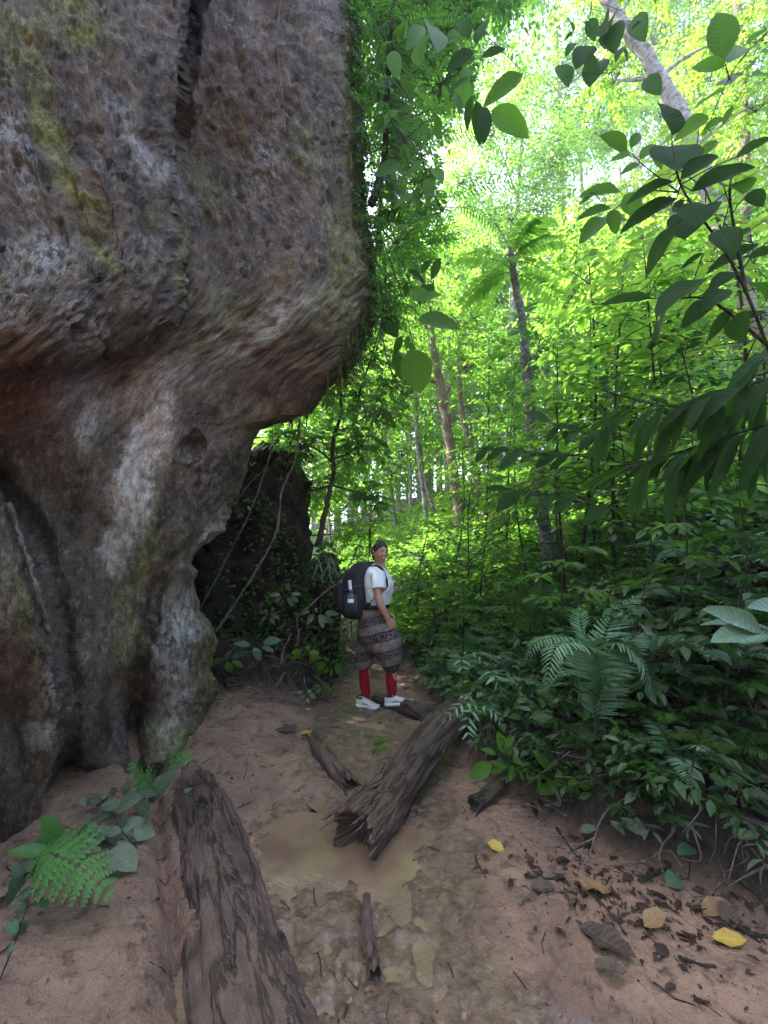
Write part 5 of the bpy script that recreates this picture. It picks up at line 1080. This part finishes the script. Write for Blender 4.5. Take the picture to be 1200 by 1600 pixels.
# ------------------------------------------------------------------ single fallen leaves, stones and twigs on the mud
def fallen(label, px, py, lpx, ang, w, mat, curl=.25, name='fallen_leaf'):
    p = gpt(px, py); f = p[1] * CT + (p[2] - CAMZ) * ST; L = lpx * f / FPX * 1.0; a = math.radians(ang); d = np.array([math.cos(a), math.sin(a), .05])
    tpl = leaf_tpl(12, w, .18, -curl * .6, peak=.45, tip=.7, wave=.03); tpl = (tpl[0] + np.stack([0 * tpl[0][:, 0], .02 * rng.normal(size=len(tpl[0])), .018 * rng.normal(size=len(tpl[0]))], -1) * (np.abs(tpl[0][:, :1]) > .02), tpl[1], tpl[2]); b = MB()
    g = float(ground(np.array([p[0]]), np.array([p[1]]))[0])
    b.leaves(tpl, [[p[0] - d[0] * L / 2, p[1] - d[1] * L / 2, max(g, -.008) + .014]], [d], [[rng.normal(0, .15), -.15 + rng.normal(0, .15), 1]], L, 1, rng.uniform(.2, .9))
    tag(b.build(name, M[mat]), label, 'fallen leaf')
fallen('bright yellow curled leaf on the mud below the bank seedlings', 775, 1325, 26, 160, .6, 'yellow', .35)
fallen('yellow leaf on the mud close to the right edge', 1140, 1484, 44, -20, .5, 'yellow', .3)
fallen('small yellow leaf stuck on the sunken log', 346, 1534, 24, 60, .8, 'yellow', .1)
fallen('large tan dead leaf on the mud below the dusty hanging leaf', 925, 1408, 66, 170, .36, 'dryleaf', .2)
fallen('tan crumpled leaf left of the brown patch near the right edge', 1022, 1452, 42, 20, .6, 'dryleaf', .4)
fallen('dark brown leaf beside the yellow leaf at the right edge', 1140, 1443, 38, 70, .7, 'deadleaf', .4)
fallen('broad dark dead leaf lying on the sand at the lower right', 950, 1488, 84, -50, .5, 'deadleaf', .08)
fallen('smaller dark dead leaf below the broad dark dead leaf', 955, 1536, 46, -25, .55, 'deadleaf', .1)
fallen('pinkish brown leaf on the litter above the yellow leaf at right', 1118, 1425, 50, 10, .5, 'dryleaf', .2)
fallen('dull brown leaf flat against the bank foot', 848, 1392, 38, -10, .6, 'deadleaf', .1)
fallen('dark wet leaf on the earth between the boulder and the stump', 448, 1146, 36, 10, .5, 'deadleaf', .2)
fallen('small yellowish leaf right of the dark wet leaf', 478, 1148, 20, 0, .4, 'yellow', .2)
for x, y, m_ in [(592, 1165, 24), (600, 1172, 18), (586, 1180, 18)]: fallen({592: 'top', 600: 'right-hand', 586: 'lower left'}[x] + ' one of three yellow-green leaves in the trickle left of the rotting log', x, y, m_, rng.uniform(0, 90), .6, 'yellowgreen', .1)
def stick(label, a, c, r, mat='dark_stem'):
    p, q = gpt(*a, .012), gpt(*c, .012); n = 14; w = spline([p, (p + q) / 2 + rng.normal(0, .008, 3), q], n); w[:, 2] = np.maximum(w[:, 2], ground(w[:, 0], w[:, 1]) + r * .6)
    b = MB(); b.tube(w, np.linspace(r, r * .6, n) * (1 + .2 * rng.normal(size=n)), 8); tag(b.build('twig', M[mat]), label, 'twig')
stick('thin dark twig standing out on the mud in front of the bank', (742, 1342), (760, 1380), .005)
stick('short tan stick on the sand right of the stream', (812, 1420), (832, 1412), .008, 'vine')
stick('long greyish stick beside the stream', (714, 1452), (748, 1405), .006, 'vine')
stick('dark twig running along the bank foot', (820, 1372), (882, 1380), .006)
stick('black twig near the big tan leaf', (870, 1300), (905, 1350), .005)
stick('dark wet stick at the right edge', (1150, 1380), (1215, 1440), .013)
stick('second dark stick at the right edge, below the first', (1140, 1448), (1210, 1475), .009)
stick('curved dark stick on the right-hand sand', (1000, 1385), (1045, 1362), .010)
stick('small twig on the sand below the tan crumpled leaf', (1060, 1500), (1120, 1520), .006)
stick('bent twig in the black debris', (920, 1400), (980, 1470), .005)
# rotted black debris pressed into the sand at right
b = MB()
for q in range(520):
    if rng.random() < .55: x, y = rng.normal(930, 75), rng.normal(1415, 30); y += (x - 940) * .45
    else: x, y = rng.normal(1110, 55), rng.normal(1430, 50)
    if y < 1345 + max(0, (x - 1000)) * .1: continue
    g = G(x, y); 
    if g[0] > 2 or g[0] > bank_x(g[1]) + .25: continue
    z = float(ground(np.array([g[0]]), np.array([g[1]]))[0]); a = rng.uniform(0, 6.3); s_ = rng.uniform(.006, .03)
    b.leaves(LEAF2, [[g[0], g[1], z + .004]], [[math.cos(a), math.sin(a), rng.uniform(-.1, .25)]], [[rng.normal(0, .3), rng.normal(0, .3), 1]], s_ * rng.uniform(.8, 2.6), rng.uniform(.3, 1.6), rng.uniform(0, .25))
tag(b.build('leaf_debris', M['litter'], smooth=False), 'black rotted leaf debris pressed into the sand at the lower right', 'debris', kind='stuff')

bl = MB(); n = 1500; x = rng.uniform(-1.9, 1.7, n); y = rng.uniform(1.2, 4.6, n); m = (x < bank_x(y) + .1) & (x > left_x(y)); x, y = x[m], y[m]; z = ground(x, y); n = len(x)
bl.leaves(LEAF2, np.stack([x, y, z + .003], -1), rdir(rng, n, .2), np.array([0, 0, 1.0]) + rng.normal(0, .4, (n, 3)), rng.uniform(.006, .028, n) * rng.uniform(.5, 1.3, n), rng.uniform(.3, 1.6, n), rng.uniform(0, 1, n) ** 2)
tag(bl.build('leaf_debris', M['litter'], smooth=False), 'small dark leaf crumbs and bark bits scattered over the mud', 'debris', kind='stuff')
bs = MB()
for q_ in range(130):
    x, y = rng.uniform(-1.7, 1.5), rng.uniform(1.3, 4.4)
    if x > bank_x(y) or x < left_x(y): continue
    a = rng.uniform(0, 6.3); L = rng.uniform(.03, .12); w = np.array([[x + math.cos(a) * L * f, y + math.sin(a) * L * f, 0] for f in (0, .5, 1)]); w[1, :2] += rng.normal(0, .006, 2); w[:, 2] = ground(w[:, 0], w[:, 1]) + .003
    bs.tube(w, rng.uniform(.0012, .003), 4)
tag(bs.build('twig_debris', M['dark_stem']), 'tiny broken twigs strewn over the mud', 'debris', kind='stuff')
# ------------------------------------------------------------------ the hiker
HD = 4.2
def q(px, py, dy=0.0): 
    p = P(px, py, HD); return np.array([p[0], HD + dy, p[2]])
fa = math.radians(14); BF = np.array([math.cos(fa), -math.sin(fa), 0]); BS = np.array([math.sin(fa), math.cos(fa), 0])
def simple(name, col, rough=.7, spec=.3, **kw):
    t = NT(name); return t.done(t.pbsdf(col, rough, spec, t.bump(t.noise(t.coord(), 90, 4), .25, .004), **kw))
M['skin'] = simple('skin', (.48, .26, .18), .5, .4, **{'Subsurface Weight': .08, 'Subsurface Radius': (.02, .008, .004)})
M['shirt'] = simple('white_cotton', (.72, .75, .78), .85); M['hair'] = simple('dark_hair', (.018, .011, .009), .5, .4)
M['black'] = simple('black_nylon', (.012, .012, .020), .55, .4); M['blackstrap'] = simple('black_webbing', (.008, .008, .011), .7)
M['shoe'] = simple('shoe_mesh', (.62, .58, .58), .7); M['sole'] = simple('shoe_sole', (.72, .68, .66), .6); M['lace'] = simple('lace', (.8, .8, .82), .7)
M['orange'] = simple('shoe_trim', (.5, .2, .12), .6); M['white'] = simple('white_plastic', (.8, .85, .9), .4); M['blue'] = simple('blue_plastic', (.03, .12, .5), .35)
M['lip'] = simple('lips', (.30, .07, .06), .4); M['teeth'] = simple('teeth', (.8, .78, .72), .3); M['eye'] = simple('eye_dark', (.012, .01, .01), .2)
M['lining'] = simple('pack_trim', (.03, .03, .04), .4)
t = NT('bottle'); M['bottle'] = t.done(t.pbsdf((.75, .82, .88), .08, .6, **{'Transmission Weight': .85, 'IOR': 1.2}))
t = NT('red_socks'); v = t.map((1, 1, 1.4)); n_ = t.vor(v, 34); c_ = t.mix(t.ramp(n_, .26, .2), (.30, .005, .018), (.035, .006, .01)); c_ = t.mix(t.ramp(t.vor(v, 61), .16, .12, 0, .8), c_, (.6, .35, .3)); M['sock'] = t.done(t.pbsdf(c_, .85, .2))
t = NT('printed_trousers'); sp_ = t.n('SeparateXYZ', {0: t.coord()})
zz = t.math('SUBTRACT', sp_.outputs[2], t.math('MULTIPLY', sp_.outputs[0], .26)); zz = t.math('ADD', zz, t.math('MULTIPLY', t.noise(t.coord(), 3, 2), .05))
fr = t.math('FRACT', t.math('MULTIPLY', zz, 5.6)); fine = t.math('FRACT', t.math('MULTIPLY', zz, 31.0))
band = t.ramp(fr, .5, .53); line = t.ramp(t.math('ABSOLUTE', t.math('SUBTRACT', fine, .5)), .30, .36)
mt_ = t.n('Mapping', {'Vector': t.coord(), 'Scale': (1, 1, 1.2)}).outputs[0]
pat = t.ramp(t.vor(mt_, 70), .30, .36); pat2 = t.ramp(t.noise(mt_, 75, 3, .6), .46, .52)
dk = (.014, .009, .018); be = (.36, .27, .24)
cA = t.mix(pat, be, dk); cA = t.mix(.45, cA, be); cB = t.mix(pat2, dk, be); cB = t.mix(.62, cB, dk)
c_ = t.mix(band, cB, cA); c_ = t.mix(t.math('MULTIPLY', line, t.ramp(t.math('ABSOLUTE', t.math('SUBTRACT', fr, .52)), .12, .04)), c_, dk)
M['pants'] = t.done(t.pbsdf(c_, .85, .2, t.bump(t.noise(t.n('Mapping', {'Vector': t.coord(), 'Scale': (1, 1, .35)}).outputs[0], 14, 5, .6), .9, .05)))
def remesh(o, vox, smooth=4):
    m = o.modifiers.new('remesh', 'REMESH'); m.mode = 'VOXEL'; m.voxel_size = vox; m.use_smooth_shade = True
    s = o.modifiers.new('smooth', 'SMOOTH'); s.factor = .5; s.iterations = smooth
def loft(b, secs, k=40, n=40, F=BF, S=BS, cap=True, fold=0.0, seed=0, tint=.5):
    """secs: (centre xyz, half depth along F, half width along S)"""
    A = np.array([[*c, a, w] for c, a, w in secs]); A = spline(A, n); th = np.linspace(0, 2 * math.pi, k, endpoint=False)
    c = A[:, :3]; T = nrm(np.gradient(c, axis=0)); Fp = nrm(F - T * (T @ F)[:, None]); Sp = nrm(np.cross(T, Fp)); Sp = Sp * np.sign(Sp @ S)[:, None]
    m = 1 + fold * fbm(np.stack([np.cos(th)[None] * 2.2 + 0*c[:, :1], np.sin(th)[None] * 2.2 + 0*c[:, :1], c[:, 2:3] * 9 + seed + 0*th[None]], -1), 3)
    ring = c[:, None] + Fp[:, None] * (A[:, 3:4] * np.cos(th)[None] * m)[..., None] + Sp[:, None] * (A[:, 4:5] * np.sin(th)[None] * m)[..., None]
    g = ring.reshape(n, k, 3)
    if cap: g = np.concatenate([np.repeat(c[:1, None], k, 1), g, np.repeat(c[-1:, None], k, 1)], 0)
    b.grid(g, tint, wrap=True)
hiker = empty('person', q(585, 1108), 'hiker in white t-shirt, patterned loose trousers and red socks, smiling back over one shoulder', 'person')
# --- body (one surface)
b = MB()
FD = nrm(np.array([.55, -.84, .0])); UP = nrm(np.array([.10, -.02, 1.0])); RD = nrm(np.cross(FD, UP)); FD = np.cross(UP, RD)
HC = q(594, 864, -.02)
def hp(r_, f_, u_): return HC + RD * r_ + FD * f_ + UP * u_
ph = np.linspace(.02, math.pi - .02, 60)[:, None]; th = np.linspace(0, 2 * math.pi, 64, endpoint=False)[None]
x_, y_, z_ = np.sin(ph) * np.cos(th), np.sin(ph) * np.sin(th), np.cos(ph) + 0 * th
jaw = 1 - .30 * sstep(-.05, -1, z_) ; fw = 1 + 0.0 * y_
X_ = .074 * x_ * jaw; Y_ = .092 * y_ * (1 - .22 * sstep(0, -1, z_) * (y_ < 0)) + .012 * sstep(-.2, -.9, z_) * (y_ > 0); Z_ = .113 * z_ + .0
ang = x_ ; 
Y_ = Y_ + .020 * np.exp(-(X_ / .011) ** 2) * np.exp(-((Z_ + .012) / .022) ** 2) * (y_ > 0)                    # nose
Y_ = Y_ - .008 * np.exp(-((np.abs(X_) - .030) / .014) ** 2) * np.exp(-((Z_ - .014) / .010) ** 2) * (y_ > 0)   # sockets
Y_ = Y_ + .006 * np.exp(-((np.abs(X_) - .038) / .016) ** 2) * np.exp(-((Z_ + .022) / .016) ** 2) * (y_ > 0)   # smiling cheeks
Y_ = Y_ + .006 * np.exp(-(X_ / .02) ** 2) * np.exp(-((Z_ + .098) / .014) ** 2) * (y_ > 0)                      # chin
b.grid(HC + RD * X_[..., None] + FD * Y_[..., None] + UP * Z_[..., None], wrap=True)
for s in (-1, 1): loft(b, [(hp(s * .070, -.01, -.028), .008, .005), (hp(s * .077, -.012, 0), .018, .008), (hp(s * .074, -.012, .026), .012, .006)], 14, 10, FD, RD)
b.tube(spline([q(593, 897, .0), q(595, 886, .0), hp(0, -.03, -.06)], 12), np.linspace(.062, .050, 12), 20)
loft(b, [(q(584, 968), .13, .165), (q(584, 945), .105, .14), (q(587, 925), .11, .15), (q(589, 905), .12, .17), (q(592, 893), .075, .13), (q(594, 888), .045, .06)], 36, 30)
def arm(sh, el, wr, r=(.044, .039, .027)):
    p = spline([sh, el, wr], 24); b.tube(p, np.interp(np.linspace(0, 1, 24), [0, .25, .5, .62, 1], [r[0], r[0] * .92, r[1] * .95, r[1], r[2]]), 20)
def hand(wr, d, pn, ts, curl=.5):
    """wr wrist, d pointing direction, pn palm normal, ts towards the thumb"""
    d = nrm(d); pn = nrm(pn - d * np.dot(pn, d)); sd = nrm(np.cross(d, pn)); sd = sd if np.dot(sd, ts) > 0 else -sd
    loft(b, [(wr - d * .01, .018, .024), (wr + d * .03, .016, .036), (wr + d * .075, .013, .040), (wr + d * .09, .009, .036)], 18, 12, pn, sd)
    for k_, (o_, L) in enumerate([(.029, .070), (.010, .080), (-.010, .074), (-.029, .058)]):
        s0 = wr + d * .082 + sd * o_; c_ = curl * (1 + .12 * k_)
        p1 = s0 + (d * math.cos(c_ * .4) + pn * math.sin(c_ * .4)) * L * .42; p2 = p1 + (d * math.cos(c_) + pn * math.sin(c_)) * L * .33; p3 = p2 + (d * math.cos(c_ * 1.6) + pn * math.sin(c_ * 1.6)) * L * .27
        b.tube([s0 - d * .02, s0, p1, p2, p3], [.009, .0092, .0086, .0078, .0062], 10)
    t0_ = wr + d * .03 + sd * .026; t1_ = t0_ + nrm(d + sd * .9 + pn * .3) * .038; t2_ = t1_ + nrm(d * 1.2 + sd * .3 + pn * .4) * .028
    b.tube([t0_ - sd * .012, t0_, t1_, t2_], [.012, .0125, .0105, .008], 10)
arm(q(588, 896, -.175), q(593, 934, -.235), q(606, 963, -.19)); hand(q(606, 963, -.19), q(615, 978, -.15) - q(606, 963, -.19), [-.3, .9, -.2], [.9, -.2, .5], .45)
arm(q(592, 896, .165), q(594, 934, .235), q(606, 962, .17)); hand(q(606, 962, .17), q(614, 978, .14) - q(606, 962, .17), [-.3, -.9, -.2], [.9, .2, .5], .45)
for a_, k_, f_ in (((582, 962, .085), (570, 1030, .095), (571, 1094, .075)), ((586, 962, -.085), (610, 1024, -.075), (612, 1080, -.055))):
    p = spline([q(*a_), q(*k_), q(*f_)], 30); b.tube(p, np.interp(np.linspace(0, 1, 30), [0, .15, .5, .55, .7, 1], [.09, .088, .055, .053, .055, .036]), 20)
body = b.build('body', M['skin'], hiker); remesh(body, .0055, 3)
# --- hair, features
b = MB(); hz = z_; hair_m = z_ * 1.0 + .22 - np.where(y_ > 0, y_ * .90, y_ * 1.15); mask = sstep(-.10, .10, hair_m + .14 * fbm(np.stack([x_ * 5, y_ * 5, z_ * 5], -1), 2))
g = HC + RD * (X_ * (1.0 + .09 * mask))[..., None] + FD * (.092 * y_ * (1.0 + .09 * mask) - .005)[..., None] + UP * (Z_ * (1 + .11 * mask))[..., None]
shr = np.where(mask > .3, 1.0, .80)[..., None]; g = HC + (g - HC) * shr; g += .010 * fbm(g * np.array([60, 60, 25]), 3)[..., None] * (g - HC) / .1
b.grid(g, wrap=True); loft(b, [(hp(0, -.09, .03), .03, .035), (hp(0, -.12, .01), .036, .04), (hp(0, -.125, -.03), .02, .024)], 20, 12, FD, RD)
b.build('hair', M['hair'], hiker)
def dot(name, mat, c, ax, par=hiker):
    b = MB(); p_ = np.linspace(.05, math.pi - .05, 10)[:, None]; t_ = np.linspace(0, 2 * math.pi, 16, endpoint=False)[None]
    b.grid(c + RD * (ax[0] * np.sin(p_) * np.cos(t_))[..., None] + FD * (ax[1] * np.sin(p_) * np.sin(t_))[..., None] + UP * (ax[2] * np.cos(p_) + 0 * t_)[..., None], wrap=True); return b.build(name, mat, par)
for s in (-1, 1):
    dot('eye', M['eye'], hp(s * .030, .0785, .013), (.010, .006, .0045)); e_ = MB(); e_.tube([hp(s * .014, .090, .028), hp(s * .030, .089, .034), hp(s * .046, .077, .029)], [.003, .0035, .002], 6); e_.build('eyebrow', M['hair'], hiker)
m_ = MB(); m_.tube(spline([hp(-.027, .078, -.043), hp(-.012, .090, -.053), hp(0, .093, -.056), hp(.012, .090, -.053), hp(.027, .078, -.043)], 14), [.002] + [.0062] * 12 + [.002], 8, flat=.9); mo_ = m_.build('mouth', M['lip'], hiker)
m_ = MB(); m_.tube(spline([hp(-.019, .088, -.0465), hp(0, .099, -.053), hp(.019, .088, -.0465)], 10), [.001] + [.0034] * 8 + [.001], 8); m_.build('teeth', M['teeth'], mo_)
# --- clothes
b = MB()
loft(b, [(q(589, 944), .125, .165), (q(589, 935), .14, .18), (q(590, 920), .155, .195), (q(590, 906), .15, .205), (q(591, 896), .135, .215), (q(593, 889.5), .10, .17), (q(595, 885), .062, .085)], 64, 44, fold=.17)
for s, sh, en in ((-1, (590, 895, -.15), (592, 918, -.225)), (1, (593, 896, .14), (596, 917, .225))):
    loft(b, [(q(*sh), .076, .07), ((q(*sh) + q(*en)) / 2 + [0, 0, .015], .070, .065), (q(*en), .068, .062)], 40, 14, fold=.08, seed=3 + s)
sh_ = b.build('t_shirt', M['shirt'], hiker); remesh(sh_, .007, 4)
b = MB()
loft(b, [(q(581, 944), .115, .155), (q(581, 952), .14, .18), (q(584, 965), .165, .20), (q(588, 985), .195, .21), (q(592, 1002), .20, .19), (q(592, 1014), .15, .13)], 64, 40, fold=.07)
loft(b, [(q(581, 970, .06), .13, .12), (q(576, 1000, .07), .125, .12), (q(571, 1022, .085), .10, .105), (q(568, 1040, .085), .088, .095), (q(568, 1049, .08), .062, .066)], 48, 36, fold=.12, seed=2)
loft(b, [(q(588, 970, -.06), .15, .13), (q(600, 1000, -.07), .165, .14), (q(608, 1020, -.08), .135, .13), (q(610, 1036, -.075), .090, .100), (q(610, 1046, -.07), .062, .066)], 48, 36, fold=.12, seed=5)
pn = b.build('trousers', M['pants'], hiker); remesh(pn, .008, 5)
b = MB(); loft(b, [(q(582, 949), .142, .182), (q(582, 944), .14, .178), (q(582.5, 940), .134, .172)], 48, 8, fold=.02); b.build('waistband', M['black'], hiker)
pn['label'] = 'loose calf-length trousers with dark and beige printed bands'
for nm, pts, rr in (('sock', [q(568, 1044, .08), q(569, 1070, .078), q(572, 1096, .075)], (.052, .055, .041)), ('sock', [q(611, 1042, -.07), q(611, 1062, -.062), q(613, 1084, -.055)], (.052, .054, .041))):
    b = MB(); b.tube(spline(pts, 20), np.interp(np.linspace(0, 1, 20), [0, .5, 1], rr), 24, disp=lambda s, th: 1 + .05 * fbm(np.stack([np.cos(th) + 0*s, np.sin(th) + 0*s, s * 9 + 0*th], -1), 2)); b.build(nm, M['sock'], hiker)
def shoe(heel, d, L, W=.048):
    d = nrm(d); up_ = np.array([0, 0, 1.0]); sd = nrm(np.cross(d, up_)); up_ = np.cross(sd, d); root_shoe = None
    s = np.linspace(0, 1, 34)
    w = W * np.interp(s, [0, .06, .2, .45, .7, .9, 1], [.45, .72, .80, .78, 1.0, .82, .35]); h = np.interp(s, [0, .08, .28, .42, .6, .8, .93, 1], [.075, .092, .095, .085, .066, .048, .036, .018])
    rise = .012 * np.clip(s - .75, 0, 1) ** 1.5 * 8
    th = np.linspace(0, math.pi, 22); b = MB()
    g = heel + d * (s * L)[:, None, None] + sd * (w[:, None] * np.sign(np.cos(th)) * np.abs(np.cos(th)) ** .75)[..., None] + up_ * (rise[:, None] + .022 + (h[:, None] - .022) * np.sin(th) ** .8)[..., None]
    bot = g[:, :1] * .5 + g[:, -1:] * .5; b.grid(np.concatenate([g, bot, g[:, :1]], 1)); up_m = b.build('shoe', M['shoe'], hiker)
    b = MB(); ws_ = w * 1.10; z0 = rise; pr = [(-1, 0), (-1.05, .014), (-1.0, .028), (1.0, .028), (1.05, .014), (1, 0), (-1, 0)]
    s2 = s * 1.03 - .015
    g = np.stack([heel + d * (s2 * L)[:, None] + sd * (ws_ * a_)[:, None] + up_ * (z0 + c_ * (1 if a_ else 1))[:, None] for a_, c_ in pr], 1); mid_ = g.mean(1, keepdims=True)
    b.grid(np.concatenate([np.repeat(mid_[:1], 7, 1), g, np.repeat(mid_[-1:], 7, 1)], 0)); b.build('sole', M['sole'], up_m)
    b = MB()
    for k_ in range(5):
        u = .36 + .07 * k_; c_ = heel + d * u * L + up_ * (np.interp(u, s, h) + .004); ww = .024
        b.tube(spline([c_ - sd * ww - up_ * .006, c_ + up_ * .003, c_ + sd * ww - up_ * .006], 7), .0028, 5)
    c_ = heel + d * .34 * L + up_ * .098
    for s_ in (-1, 1): b.tube(spline([c_, c_ + sd * .02 * s_ + up_ * .012, c_ + sd * .035 * s_ - up_ * .005, c_ + d * .01], 9), .0025, 5)
    b.build('laces', M['lace'], up_m)
    for s_ in (-1, 1):
        b = MB(); c1 = heel + d * .30 * L + sd * s_ * W * .86 + up_ * .038; b.tube(spline([c1, c1 + d * .04 + up_ * .012, c1 + d * .09 - up_ * .004], 8), [.001, .004, .005, .005, .005, .004, .003, .001], 6); b.build('stripe', M['orange'], up_m)
    b = MB(); loft(b, [(heel + d * .19 * L + up_ * .082, .043, .036), (heel + d * .19 * L + up_ * .100, .041, .034)], 24, 5, d, sd, cap=False); b.build('collar', M['lining'], up_m)
h1_ = q(556.5, 1107, .075); shoe(h1_, [1, -.45, .0], .25)
h2_ = q(602, 1099, -.055); shoe(h2_, [1, -.18, .10], .275)
# --- backpack, bottle
pk = empty('backpack', q(556, 962), 'large black hiking backpack worn on the hiker\'s back', 'backpack')
def rbox(b, c0, c1, secs, k=48, n=40, ex=.55, F=BF, S=BS, fold=.02):
    A = spline(np.array([[*c, a, w] for c, a, w in secs]), n); th = np.linspace(0, 2 * math.pi, k, endpoint=False); cs, sn = np.cos(th), np.sin(th)
    cs = np.sign(cs) * abs(cs) ** ex; sn = np.sign(sn) * abs(sn) ** ex; c = A[:, :3]
    m = 1 + fold * fbm(np.stack([cs[None] * 2 + 0*c[:, :1], sn[None] * 2 + 0*c[:, :1], c[:, 2:3] * 8 + 0*cs[None]], -1), 3)
    g = c[:, None] + F * (A[:, 3:4] * cs * m)[..., None] + S * (A[:, 4:5] * sn * m)[..., None]
    b.grid(np.concatenate([np.repeat(c[:1, None], k, 1), g, np.repeat(c[-1:, None], k, 1)], 0), wrap=True)
b = MB(); rbox(b, 0, 0, [(q(559, 966), .07, .10), (q(557, 962), .115, .14), (q(557, 945), .14, .16), (q(557, 920), .145, .165), (q(559, 900), .135, .16), (q(564, 888), .11, .145), (q(568, 880), .07, .11), (q(570, 878), .03, .06)]); b.build('pack_body', M['black'], pk)
b = MB(); rbox(b, 0, 0, [(q(541, 958), .03, .08), (q(539, 950), .05, .115), (q(536, 930), .055, .12), (q(538, 912), .05, .115), (q(543, 903), .025, .08)]); b.build('front_pocket', M['black'], pk)
b = MB(); rbox(b, 0, 0, [(q(555, 958, -.15), .055, .02), (q(552, 950, -.17), .075, .03), (q(551, 936, -.17), .072, .03), (q(551, 927, -.168), .07, .022)], fold=.05); b.build('side_pocket', M['lining'], pk)
b = MB(); rbox(b, 0, 0, [(q(566, 893), .118, .15), (q(571, 884), .095, .135), (q(574, 877), .05, .10)]); b.build('lid', M['black'], pk)
def strap(name, pts, w=.022, thk=.006, mat='blackstrap', wd=BS):
    p = spline([np.asarray(x) for x in pts], 30); T = nrm(np.gradient(p, axis=0)); W_ = nrm(wd - T * (T @ wd)[:, None]); N_ = np.cross(T, W_)
    g = np.stack([p + W_ * w * a_ + N_ * thk * c_ for a_, c_ in ((-1, -1), (-1, 1), (1, 1), (1, -1), (-1, -1))], 1); b = MB(); b.grid(g); return b.build(name, M[mat], pk)
strap('shoulder_strap', [q(576, 890, -.10), q(582, 884.5, -.11), q(590, 884, -.115), q(598, 890, -.12), q(604, 902, -.13), q(606, 915, -.14)], .028, .008)
strap('shoulder_strap', [q(578, 890, .10), q(584, 884.5, .11), q(592, 884, .115), q(600, 890, .12), q(606, 902, .12), q(607, 915, .12)], .028, .008)
strap('lower_strap', [q(606, 915, -.14), q(598, 922, -.20), q(586, 932, -.205), q(574, 943, -.17), q(568, 948, -.12)], .010, .003)
strap('hip_belt', [q(568, 950, -.13), q(576, 946, -.19), q(590, 946, -.19), q(602, 947, -.12), q(607, 947, 0), q(603, 947, .12), q(590, 946, .20), q(570, 950, .16)], .018, .005, wd=np.array([0, 0, 1.0]))
strap('loose_strap', [q(550, 962, -.06), q(550, 975, -.065), q(550.5, 992, -.06)], .008, .003)
strap('compression_strap', [q(569, 912, -.168), q(560, 914, -.178), q(548, 917, -.175), q(540, 921, -.14)], .008, .003, 'lining', np.array([0, 0, 1.0]))
strap('haul_loop', [q(574, 884, -.02), q(577, 879, -.02), q(580, 882, 0), q(580, 886, .02)], .008, .003)
for zz_ in (0, 1): strap('zip', [q(556 - 7 * zz_, 889 + 12 * zz_, -.150), q(546 - 6 * zz_, 905 + 8 * zz_, -.155), q(544 - 6 * zz_, 935, -.150), q(547 - 4 * zz_, 955, -.13)], .003, .003, 'lining', np.array([0.0, 0, 1.0]))
strap('paper_tag', [q(548.5, 905, -.182), q(549, 911, -.185), q(550, 919, -.188)], .017, .002, 'white', BF)
bo = empty('water_bottle', q(551, 940, -.2), 'clear plastic water bottle with a blue cap in the backpack side pocket', 'bottle')
b = MB(); b.tube([q(550.5, 942, -.195), q(550.5, 940.5, -.195), q(550.6, 930, -.2), q(550.8, 926.5, -.2), q(551, 923.5, -.2), q(551, 922, -.2)], [.027, .031, .031, .027, .014, .013], 24); b.build('body', M['bottle'], bo)
b = MB(); b.tube([q(551, 923, -.2), q(551, 919.5, -.2)], .0155, 20); b.build('cap', M['blue'], bo)
b = MB(); b.tube([q(550.5, 938, -.2), q(550.6, 932.5, -.2)], .0315, 24, cap=False); b.build('wrapper', M['white'], bo)
# ------------------------------------------------------------------ humid forest air
hz = MB(); x0, x1, y0, y1, z0_, z1_ = -90, 95, -40, 150, -30, 70
c_ = np.array([[x, y, z] for z in (z0_, z1_) for x, y in ((x0, y0), (x1, y0), (x1, y1), (x0, y1))], float)
hz.add(c_, [np.array([[0, 3, 2, 1], [4, 5, 6, 7], [0, 1, 5, 4], [1, 2, 6, 5], [2, 3, 7, 6], [3, 0, 4, 7]])])
t = NT('haze_air'); vol = t.n('VolumePrincipled', {'Color': (0.93, 0.97, 1.0), 'Density': 0.0022, 'Anisotropy': 0.2}); t.t.links.new(vol.outputs[0], t.out.inputs['Volume'])
o = hz.build('haze', t.m, smooth=False); tag(o, 'thin humid haze hanging in the forest air', 'haze', kind='stuff')
scene.cycles.volume_bounces = 0
